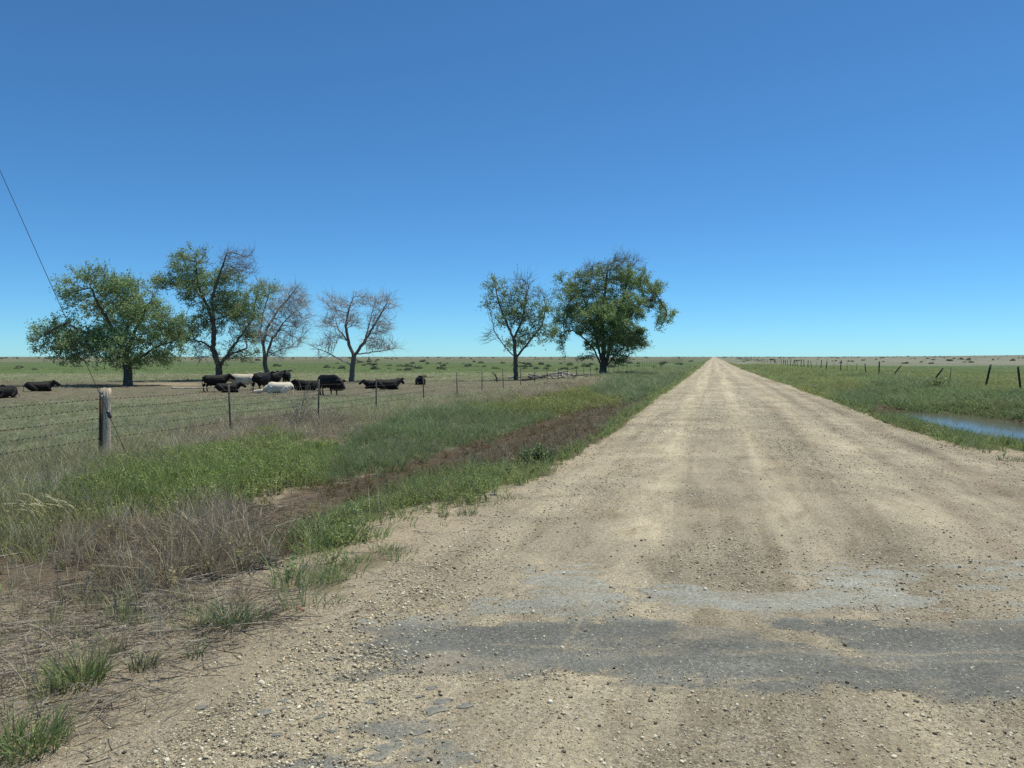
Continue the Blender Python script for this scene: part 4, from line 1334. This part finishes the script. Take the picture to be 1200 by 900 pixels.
def cow_mesh(name, pose):
    bm = bmesh.new()
    def add(pts):
        V, F = ring_tube(pts)
        vs_ = [bm.verts.new(v) for v in V]
        for f in F: bm.faces.new([vs_[i] for i in f])
    L = pose.startswith('lying')
    dz = -.50 if L else 0
    wide = 1.14 if L else 1.0
    body = [(-.86, 1.08, .07, .10), (-.82, 1.06, .20, .19), (-.70, 1.02, .27, .27), (-.5, .97, .31, .33), (-.25, .92, .345, .37), (0, .89, .36, .395), (.25, .88, .35, .41), (.45, .90, .31, .41), (.6, .93, .27, .38), (.72, .97, .21, .31), (.82, 1.0, .15, .24)]
    def tilt(x): return 0
    add([(x, 0, z + dz + (.02 if L else 0), w * wide, h * (.95 if L else 1.05)) for x, z, w, h in body])
    # withers and hip ridge
    add([(-.75, 0, 1.24 + dz, .06, .07), (-.3, 0, 1.21 + dz, .06, .07), (.2, 0, 1.22 + dz, .05, .07), (.55, 0, 1.26 + dz, .07, .08), (.75, 0, 1.20 + dz, .06, .08)])
    side = .0
    if pose in ('standing', 'lying', 'standing_turned', 'lying_turned'):
        turn = .0 if 'turned' not in pose else .42
        neck = [(.60, 0, 1.0 + dz, .23, .34), (.80, turn * .15, 1.08 + dz, .18, .28), (.95, turn * .45, 1.17 + dz, .15, .22), (1.04, turn * .7, 1.24 + dz, .13, .17)]
        hx, hy, hz_ = 1.03, turn * .72, 1.27 + dz
        ang = turn * 2.0
        c_, s_ = math.cos(ang), math.sin(ang)
        dirh = np.array([c_ * .82, s_ * .82, -.57])
    elif pose == 'standing_low':
        neck = [(.60, 0, .98, .22, .33), (.85, 0, .98, .17, .26), (1.03, 0, .93, .14, .2), (1.16, 0, .88, .12, .15)]
        hx, hy, hz_ = 1.18, 0, .90
        dirh = np.array([.60, 0, -.80]); c_, s_ = 1, 0
    else:   # lying_flat: neck stretched along the ground
        neck = [(.68, 0, .42, .18, .28), (.9, .03, .33, .15, .22), (1.1, .06, .24, .12, .16), (1.22, .08, .20, .11, .13)]
        hx, hy, hz_ = 1.22, .08, .20
        dirh = np.array([.98, .12, -.10]); c_, s_ = 1, .1
    add([(x, y, z, w, h) for x, y, z, w, h in neck])
    H = np.array([hx, hy, hz_])
    hp = [(-.07, .08, .08), (.0, .135, .135), (.13, .145, .15), (.28, .115, .13), (.41, .105, .115), (.50, .11, .108), (.56, .075, .07)]
    add([(*(H + dirh * t), w, h) for t, w, h in hp])
    lat = np.array([-s_, c_, 0])
    for sg in (-1, 1):
        e0 = H + lat * sg * .10 + np.array([0, 0, .06])
        add([(*(e0), .04, .035), (*(e0 + lat * sg * .10 + np.array([0, 0, .015])), .05, .07), (*(e0 + lat * sg * .22 - np.array([0, 0, .01])), .045, .065), (*(e0 + lat * sg * .31 - np.array([0, 0, .05])), .02, .025)])
    for sg in (-1, 1):
        if not L:
            o1 = .05 * sg
            add([(.50, sg * .19, .98, .13, .17), (.51 + o1, sg * .20, .72, .10, .125), (.52 + o1, sg * .18, .52, .066, .08), (.53 + o1, sg * .17, .40, .062, .066), (.52 + o1, sg * .17, .24, .043, .045), (.53 + o1, sg * .17, .12, .05, .052), (.55 + o1, sg * .17, .06, .062, .066), (.56 + o1, sg * .17, .0, .068, .075)])
            o2 = -.09 * sg
            add([(-.60, sg * .16, 1.05, .17, .22), (-.56 + o2 * .4, sg * .21, .80, .15, .22), (-.62 + o2 * .8, sg * .20, .60, .10, .125), (-.72 + o2, sg * .18, .45, .062, .078), (-.71 + o2, sg * .17, .30, .045, .05), (-.68 + o2, sg * .17, .13, .052, .055), (-.66 + o2, sg * .17, .06, .062, .066), (-.65 + o2, sg * .17, .0, .068, .075)])
        else:
            add([(.52, sg * .22, .46, .13, .16), (.62, sg * .26, .26, .10, .11), (.80, sg * .25, .11, .07, .075), (.86, sg * .24, .07, .06, .06)])
            add([(.84, sg * .23, .07, .06, .06), (.62, sg * .22, .05, .045, .045), (.50, sg * .22, .045, .055, .05)])
            add([(-.66, sg * .17, .50, .16, .22), (-.48, sg * .30, .34, .15, .23), (-.22, sg * .36, .20, .11, .14), (-.08, sg * .38, .12, .08, .09)])
            add([(-.08, sg * .38, .10, .07, .07), (-.35, sg * .40, .06, .05, .05), (-.48, sg * .42, .05, .055, .05), (-.2, sg * .44, .045, .05, .045)])
    if not L:
        add([(-.42, 0, .58, .05, .05), (-.34, 0, .53, .13, .09), (-.22, 0, .56, .10, .07), (-.14, 0, .60, .04, .04)])
        add([(-.82, 0, 1.20, .03, .03), (-.90, 0, 1.12, .028, .028), (-.92, 0, .85, .024, .024), (-.91, .01, .62, .04, .04), (-.90, .01, .46, .022, .022)])
        add([(.55, 0, .62, .05, .08), (.72, 0, .70, .05, .10), (.84, 0, .86, .04, .10)])
    else:
        add([(-.84, .02, .66, .03, .03), (-.93, .08, .5, .028, .028), (-.96, .2, .2, .024, .024), (-.93, .32, .04, .03, .03)])
    m0 = bpy.data.meshes.new(name + '_raw'); bm.to_mesh(m0); bm.free()
    o = bpy.data.objects.new(name + '_raw', m0); COL.objects.link(o)
    md = o.modifiers.new('remesh', 'REMESH'); md.mode = 'VOXEL'; md.voxel_size = .026
    sm = o.modifiers.new('smooth', 'SMOOTH'); sm.iterations = 3; sm.factor = .55
    dg = bpy.context.evaluated_depsgraph_get()
    m = bpy.data.meshes.new_from_object(o.evaluated_get(dg)); m.name = name
    bpy.data.objects.remove(o)
    m.polygons.foreach_set('use_smooth', np.ones(len(m.polygons), bool))
    co = np.zeros(len(m.vertices) * 3, np.float32); m.vertices.foreach_get('co', co); co = co.reshape(-1, 3)
    # how far along the head towards the muzzle (for a white blaze)
    rel = (co - H) @ dirh
    face = ((rel > -.02) & (np.linalg.norm(np.cross(co - H, dirh), axis=1) < .2) & (co[:, 0] > .8)).astype(np.float32)
    a_ = m.attributes.new('face', 'FLOAT', 'POINT'); a_.data.foreach_set('value', face)
    return m

def mat_hide(name, col, var, face=None, spec=.22, rough=.62, low=None, dusty=(.035, .028, .022)):
    k = NT(name)
    P = k.pos(True)
    c = k.mix(1.0, col, k.ramp(k.noise(P, 2.6, 4, .6), [(.3, 1 - var), (.7, 1 + var)]), 'MULTIPLY')
    if low:
        c = k.mix(k.ramp(k.noise(P, 1.6, 4, .6), [(.50, 0.), (.66, .75)]), c, low)
    c = k.mix(k.ramp(k.noise(k.mapping(P, (1.2, 1.2, 2.2)), 3.5, 5, .7), [(.52, 0.), (.75, .5)]), c, dusty)
    if face: c = k.mix(k.attr('face').outputs['Fac'], c, face)
    return k.bsdf(c, rough, spec, k.bump(k.noise(P, 26, 4, .7), .7, .03))
M_BLACK = mat_hide('black_hide', (.0055, .0050, .0050), .4)
M_CREAM = mat_hide('cream_hide', (.62, .55, .41), .14, low=(.36, .27, .17), spec=.1, rough=.85, dusty=(.45, .36, .24))
M_WHITE = mat_hide('white_hide', (.72, .66, .53), .1, low=(.55, .46, .33), spec=.1, rough=.85, dusty=(.52, .43, .30))
M_BALDY = mat_hide('black_hide_white_face', (.0055, .0050, .0050), .4, (.75, .72, .65))
POSES = {}
def cow(px_, py_, pose, heading, size, mat, label):
    """heading: degrees, 0 = facing right as seen, 90 = facing away, -90 = facing the viewer"""
    p = at(px_, py_, -.70)
    for _ in range(4):
        p = at(px_, py_, land1(p[0], p[1]))
    key = (pose, mat.name)
    if key not in POSES:
        m = cow_mesh('cow_body', pose)
        m.materials.append(mat)
        POSES[key] = m
    o = link('cow', POSES[key], None, None, label, 'cow', 'cattle resting under the trees')
    o.location = (p[0], p[1], land1(p[0], p[1]) - .03)
    vx, vy = p[0], p[1]
    view = math.atan2(vy, vx)                      # direction of sight at this spot
    o.rotation_euler = (0, 0, view - math.pi / 2 + math.radians(heading))
    o.scale = (size, size, size)
    return o
cow(6, 466, 'lying_turned', -125, .95, M_BLACK, 'black cow lying farthest from the trees, turned towards the fence')
cow(45, 458.5, 'lying', 8, .92, M_BLACK, 'black cow lying broadside alone beyond the wooden post, by the leafy elm')
cow(252, 459, 'standing', 12, .93, M_BLACK, 'black cow standing broadside behind a lying black cow')
cow(266, 460, 'lying', 6, .84, M_BLACK, 'black cow lying in front of a standing black cow')
cow(285, 458, 'standing_low', 172, .95, M_CREAM, 'cream cow standing among the black cattle')
cow(307, 459.5, 'standing', 60, 1.04, M_BLACK, 'tall black cow standing with its rump to the fence, beside the cream cow')
cow(317, 456, 'standing_turned', 30, 1.02, M_BLACK, 'black cow standing half hidden, head raised behind the white lying cow')
cow(328, 460.5, 'lying_flat', 176, .95, M_WHITE, 'white cow lying flat with its head on the ground')
cow(336, 452, 'standing', 84, .95, M_BLACK, 'black cow seen from behind, beyond the white lying cow')
cow(341, 456.5, 'lying', 20, .82, M_BLACK, 'black cow lying just behind the white cow')
cow(362, 457.5, 'lying', 168, .95, M_BLACK, 'black cow lying between the white cow and a standing one')
cow(385, 463.5, 'standing_low', -52, .98, M_BLACK, 'black cow standing nearest the fence with lowered head')
cow(394, 457.5, 'lying', -70, .85, M_BALDY, 'black cow with a white face lying behind a standing one')
cow(439, 455, 'lying', 195, .8, M_BLACK, 'black cow lying half hidden at the back of another lying cow')
cow(453, 456.5, 'lying_turned', 4, .98, M_BLACK, 'black cow lying broadside near the lone leafless tree')
cow(493, 450.5, 'lying', -80, .93, M_BLACK, 'black cow lying by itself facing the fence, past the leafless tree')

# ------------------------------------------------------------------ dead wood lying about
def wobble(a_, b_, n, amp, rn):
    t = np.linspace(0, 1, n)[:, None]
    P = np.array(a_)[None] * (1 - t) + np.array(b_)[None] * t
    P[1:-1] += rn.normal(size=(n - 2, 3)) * amp
    return P
def log_obj(name, P, r0, r1, parent, mat):
    V, F = tubes([(P, np.linspace(r0, r1, len(P)))], 7)
    return link(name, mesh_np(name, V, F, True), parent, mat)
rl = np.random.default_rng(12)
bp_ = at(655, 446, -.62)
pile = link('dead_wood_pile', None, None, None, 'heap of bleached logs and branches by the slender elm', 'wood pile')
pile.location = (bp_[0], bp_[1], land1(bp_[0], bp_[1]))
sc_ = float((bp_ - ORG) @ FW) / FPX
for i in range(26):
    c = np.array([rl.normal() * 1.5, rl.normal() * .7, 0])
    c[2] = .12 + .55 * max(0, 1 - abs(c[0]) / 2.6) * rl.random()
    th = rl.normal() * .5
    L = rl.uniform(.7, 2.1)
    dv = np.array([math.cos(th), math.sin(th) * .8, rl.normal() * .14])
    dw = c[:2]
    A0 = (RT * (c[0] - dv[0] * L / 2) + FH * (c[1] - dv[1] * L / 2)); A0[2] = max(.08, c[2] - dv[2] * L / 2)
    B0 = (RT * (c[0] + dv[0] * L / 2) + FH * (c[1] + dv[1] * L / 2)); B0[2] = max(.08, c[2] + dv[2] * L / 2)
    r0 = rl.uniform(.05, .13)
    log_obj('log', wobble(A0, B0, 6, .05, rl), r0, r0 * .55, pile, M_DEADWOOD)
def fallen(px_, py_, pts, r0, label, mat=None, name='fallen_branch'):
    """pts in pixels relative to the base point: main stem then side branches"""
    p = at(px_, py_, -.66); zg = land1(p[0], p[1])
    p = at(px_, py_, zg)
    s = float((p - ORG) @ FW) / FPX
    root = link(name, None, None, None, label, 'dead branch')
    root.location = (p[0], p[1], land1(p[0], p[1]))
    for j, line in enumerate(pts):
        P = []
        for a_, b_ in zip(line[:-1], line[1:]):
            for t in (0, .5):
                q = [a_[k] * (1 - t) + b_[k] * t for k in (0, 1, 2)]
                P.append(RT * q[0] * s + FH * q[2] + np.array([0, 0, q[1] * s + .03]))
        q = line[-1]
        P.append(RT * q[0] * s + FH * q[2] + np.array([0, 0, q[1] * s + .03]))
        P = np.array(P); P[1:-1] += rl.normal(size=(len(P) - 2, 3)) * .03
        log_obj('stem' if j == 0 else 'side_branch', P, r0 * (1 if j == 0 else .55), r0 * .25, root, mat or M_BARK)
    return root
fallen(583, 447.5, [[(0, 0, 0), (-1, 4, 0), (-5, 10, .2), (-7, 9, .2)], [(-3, 7, 0), (-2, 10, .1)]], .11, 'dark broken snag sticking up beside the slender elm')
fallen(612, 447, [[(0, 1, 0), (8, 1.5, .3), (20, 4, .6), (30, 7, .8)], [(8, 1.5, .3), (12, 5, -.2)], [(20, 4, .6), (27, 4, .2)]], .15, 'dark fallen limb lying against the dead wood heap')
fallen(668, 447, [[(0, 1, 0), (6, 4, .2), (9, 9, .3)], [(6, 4, .2), (2, 8, .4)]], .1, 'dark forked branch poking from the end of the heap')
fallen(300, 445, [[(-22, 1, 0), (-8, 6, .3), (4, 8, .4), (18, 7, .2), (34, 10, 0), (45, 13, 0)], [(4, 8, .4), (12, 3, .8)], [(18, 7, .2), (26, 3, -.5)], [(-8, 6, .3), (-14, 10, .5)]], .13, 'long fallen limb propped behind the cream cow', M_DEADWOOD)
fallen(228, 456, [[(-26, .3, 0), (-8, .8, .2), (8, .5, .3), (24, .8, .4)], [(-8, .8, .2), (-14, 2, 1)]], .11, 'pale fallen log lying on bare ground behind the standing black cow', M_DEADWOOD)

# ------------------------------------------------------------------ separate plants that stand out
def plant(name, px_, py_, z0, parts, label, cat, group=None):
    """parts: list of (part name, (V,F,rnd,tip), colour, material builder)"""
    p = at(px_, py_, z0)
    for _ in range(4): p = at(px_, py_, top_z(p[0], p[1]))
    root = link(name, None, None, None, label, cat, group)
    root.location = (p[0], p[1], top_z(p[0], p[1]) - .01)
    for pn, (V, F, rnd, tip), col, mt in parts:
        m = mesh_np(pn, V, F)
        c = np.array(col)[None] * (1.45 if mt is M_PLEAF else 1.0) * (.65 + .7 * np.asarray(rnd)[:, None])
        t = np.asarray(tip)[:, None] * .25
        c = c * (1 - t) + np.array((.40, .35, .2)) * t
        vcol(m, 'tint', c)
        link(pn, m, root, mt)
    return root
M_PLEAF, M_PSTEM = mat_leaf('plant_blades', .3), mat_leaf('dry_plant_stems', .1)
def merge(*qs):
    V, F, r_, t_, off = [], [], [], [], 0
    for q in qs:
        V.append(q[0]); F.append(q[1] + off); r_.append(q[2]); t_.append(q[3]); off += len(q[0])
    return np.concatenate(V), np.concatenate(F), np.concatenate(r_), np.concatenate(t_)
rq = np.random.default_rng(9)
for px_, py_, h, sp_, n, col, lab in [
        (92, 800, .23, .16, 220, (.12, .17, .055), 'spreading green grass tuft on bare soil, next to a twin tuft'),
        (32, 876, .20, .17, 240, (.13, .185, .06), 'low wide green grass tuft on bare soil by the gravel'),
        (168, 783, .16, .08, 60, (.14, .16, .08), 'thin grass tuft just beside the spreading tuft'),
        (272, 735, .25, .12, 130, (.10, .15, .07), 'upright green grass tuft near the red stick'),
        (300, 728, .14, .10, 60, (.11, .15, .06), 'small grass tuft at the foot of the upright one'),
        (230, 768, .15, .06, 30, (.12, .15, .08), 'sparse grey-green tuft among fallen stems'),
        (548, 603, .12, .12, 70, (.10, .15, .055), 'small green tuft on the pale dirt shoulder'),
        (522, 606, .12, .08, 40, (.11, .15, .06), 'tiny upright weed beside the small shoulder tuft'),
        (1190, 540, .14, .28, 130, (.10, .16, .05), 'low green weed on bare dirt between the road and the pool')]:
    plant('grass_tuft', px_, py_, -.1, [('blades', blade_tuft(rq, n, h, sp_, .75, .0075), col, M_PLEAF), ('dry_blades', blade_tuft(rq, n // 4, h * .8, sp_ * 1.2, 1.2, .005), (.38, .32, .19), M_PSTEM)], lab, 'grass tuft')
plant('leafy_bush', 630, 546, -.1, [('stems', wiry(rq, 30, 6, .34, .26, .008), (.13, .13, .07), M_PSTEM), ('leaves', merge(*[leafy(rq, 180, .40, .30, .05) for _ in range(8)]), (.080, .135, .048), M_PLEAF),
      ('blades', blade_tuft(rq, 160, .42, .26, .4, .009), (.085, .14, .055), M_PLEAF)], 'rounded leafy green bush at the very edge of the road', 'bush')
plant('leafy_bush', 1099, 458, -.4, [('leaves', merge(*[leafy(rq, 160, .75, .55, .09) for _ in range(8)]), (.12, .16, .03), M_PLEAF), ('stems', wiry(rq, 20, 5, .6, .5, .012), (.15, .15, .06), M_PSTEM)], 'round yellow-green weed bush beneath the leaning fence posts', 'bush')
# arching pale grass stalks
def arching(rn, n, h, reach, w):
    a_ = rn.random(n) * .9 - .2
    b = rn.normal(size=(n, 3)) * np.array([.25, .2, 0])
    hh = h * (.6 + .4 * rn.random(n)); rc = reach * (.4 + .6 * rn.random(n))
    t = np.linspace(0, 1, 7)
    dv = RT[None] * np.cos(a_)[:, None] * -1 + FH[None] * np.sin(a_)[:, None]
    P = b[:, None] + dv[:, None] * (rc[:, None] * (t ** 2)[None])[..., None]
    P[..., 2] = hh[:, None] * (1.35 * t - .55 * t ** 2.6)[None]
    W = np.repeat((w * (.5 + rn.random(n)))[:, None], 7, 1) * (1 - .3 * t + .8 * np.exp(-((t - .85) / .12) ** 2))[None]
    return ribbons(P, W, rn)
plant('arching_grass', 78, 612, -.35, [('stalks', arching(rq, 60, .44, .5, .009), (.50, .46, .27), M_PSTEM)], 'clump of pale arching seed stalks beside the dead weed tangle', 'dry grass')
plant('dry_grass_clump', 62, 640, -.35, [('stalks', blade_tuft(rq, 120, .36, .5, .3, .007), (.47, .41, .27), M_PSTEM)], 'stiff upright straw clump in front of the arching stalks', 'dry grass')
plant('dry_grass_clump', 22, 645, -.35, [('stalks', blade_tuft(rq, 70, .34, .35, .3, .007), (.42, .36, .22), M_PSTEM)], 'sparse straw clump next to the stiff upright one', 'dry grass')
for px_, py_, h, w_, n, lab in [(272, 640, .34, .6, 60, 'highest mound of grey dead tumbleweed beside the ditch'), (215, 666, .22, .65, 55, 'grey dead tumbleweed mound in the middle of the tangle'), (140, 670, .18, .65, 55, 'flattened grey dead tumbleweed next to the straw clumps')]:
    plant('tumbleweed', px_, py_, -.35, [('twig_tangle', wiry(rq, n, 22, h, w_, .0065, .1), (.25, .195, .135), M_PSTEM), ('pale_twigs', wiry(rq, n // 3, 8, h * 1.05, w_ * .9, .006), (.42, .36, .26), M_PSTEM)], lab, 'tumbleweed')
plant('twig_heap', 300, 663, -.25, [('twig_tangle', sticks(rq, 110, .4, .25, .009), (.12, .11, .10), M_PSTEM), ('upright_twigs', wiry(rq, 16, 6, .14, .22, .008), (.15, .14, .13), M_PSTEM)], 'small dark heap of broken twigs on bare soil', 'twigs')
# bare sapling at the fence
plant('dead_sapling', 349, 502, -.42, [('stem_and_twigs', merge(wiry(rq, 9, 12, 1.25, .42, .018), wiry(rq, 6, 10, .7, .5, .014)), (.30, .26, .22), M_PSTEM), ('leaves', leafy(rq, 60, .9, .3, .07), (.09, .115, .06), M_PLEAF)], 'spindly pale sapling growing in the fence line', 'sapling')
plant('dead_weed_clump', 380, 500, -.42, [('stem_and_twigs', wiry(rq, 40, 10, .5, .7, .012), (.21, .185, .16), M_PSTEM)], 'purplish grey dead weed clump under the fence', 'dead weeds')
# pale bleached stalk lying at far left
fallen(6, 668, [[(-14, 1, 0), (6, 6, .1), (14, 12, .1)], [(0, 4, 0), (-12, 12, .1)]], .006, 'bleached pale stalk lying among dead weeds', mat_simple('bleached_stalk', (.55, .5, .4), .9, .1, .15))
# red stick
p = at(352, 716, -.06)
zz = top_z(p[0], p[1])
dv = unit(at(364, 720, -.06) - at(347, 712, -.06)); dv[2] = 0
A0 = np.array([p[0], p[1], zz + .008])
rs_ = link('red_stick', None, None, None, 'short broken red stick lying on the bare dirt', 'stick')
tube_obj('painted_shaft', (np.array([A0 - dv * .055, A0, A0 + dv * .05]), [.0045, .005, .0045]), rs_, mat_simple('red_paint', (.30, .045, .035), .6, .3, .2))
tube_obj('broken_end', (np.array([A0 + dv * .05, A0 + dv * .058]), [.004, .002]), rs_, M_RUST)

# ------------------------------------------------------------------ sagebrush dotting the far pastures
def sage_mesh(seed):
    rn = np.random.default_rng(seed)
    n = 420
    dd = unit(rn.normal(size=(n, 3))); dd[:, 2] = np.abs(dd[:, 2])
    c = dd * (.45 + .55 * rn.random((n, 1))) * np.array([1, 1, .72]) * (1 + .3 * np.sin(dd[:, :1] * 4 + seed))
    nrm = unit(rn.normal(size=(n, 3))); a1 = unit(np.cross(nrm, rn.normal(size=(n, 3)))); a2 = np.cross(nrm, a1)
    s = (.10 + .12 * rn.random(n))[:, None]
    V = np.stack([c - a1 * s, c + a2 * s * .6, c + a1 * s, c - a2 * s * .6], 1).reshape(-1, 3)
    m = mesh_np('sagebrush', V, np.arange(n * 4).reshape(-1, 4))
    T = np.array((.19, .215, .125)) * (.6 + .8 * rn.random((n, 1)))
    vcol(m, 'tint', np.repeat(T, 4, 0))
    m.materials.append(M_PLEAF)
    return m
SAGE = [sage_mesh(i) for i in range(6)]
rg = np.random.default_rng(41)
def sage(x, y, s, label, group):
    o = link('sagebrush', SAGE[int(rg.integers(0, 6))], None, None, label, 'shrub', group)
    o.location = (x, y, land1(x, y) - .05)
    o.scale = (s * rg.uniform(.8, 1.3), s * rg.uniform(.8, 1.3), s * rg.uniform(.8, 1.3))
    o.rotation_euler = (0, 0, rg.uniform(0, 6.28))
for i in range(150):
    px_, py_ = rg.uniform(-60, 815), rg.uniform(423.5, 433)
    if px_ < 380 and rg.random() < .75: continue
    p = at(px_, py_, -.5)
    sage(p[0], p[1], rg.uniform(.35, .8) * (1 + (434 - py_) * .05), 'dark sagebrush clump dotting the green pasture behind the trees', 'sagebrush left of the road')
for i in range(44):
    px_, py_ = rg.uniform(870, 1290), rg.uniform(420.5, 425.5)
    p = at(px_, py_, -.4)
    sage(p[0], p[1], rg.uniform(.4, .9), 'dark shrub dotting the pale pasture beyond the leaning posts', 'shrubs right of the road')
n = 600                                      # beyond: a dark fringe no one could count
X, Y = [], []
for i in range(n):
    r_ = rg.uniform(420, 3600); t = rg.uniform(-.9, .75)
    x_, y_ = r_ * (math.sin(t) * RT[0] + math.cos(t) * FH[0]), r_ * (math.sin(t) * RT[1] + math.cos(t) * FH[1])
    if -14 < x_ < 16: continue
    X.append(x_); Y.append(y_)
X, Y = np.array(X), np.array(Y)
n = len(X)
S = rg.uniform(.5, 1.3, n) * (1 + np.hypot(X, Y) / 3500)
FS_ = [proto('far_shrub_shape_%d' % i, np.array([v.co[:] for v in SAGE[i].vertices]), np.arange(420 * 4).reshape(-1, 4), np.repeat(rg.random(420), 4), np.zeros(1680), M_WEED) for i in range(3)]
T = np.array((.15, .16, .105)) * rg.uniform(.7, 1.3, (n, 1))
scatter('far_scrub', FS_, np.stack([X, Y, land(X, Y)], 1), rg.integers(0, 3, n), np.stack([X * 0, X * 0, rg.random(n) * 6.28], 1), np.stack([S * 1.3, S * 1.3, S], 1), T, 'far-off dark scrub along the horizon', 'scrub')
print('COUNTS', COUNT)
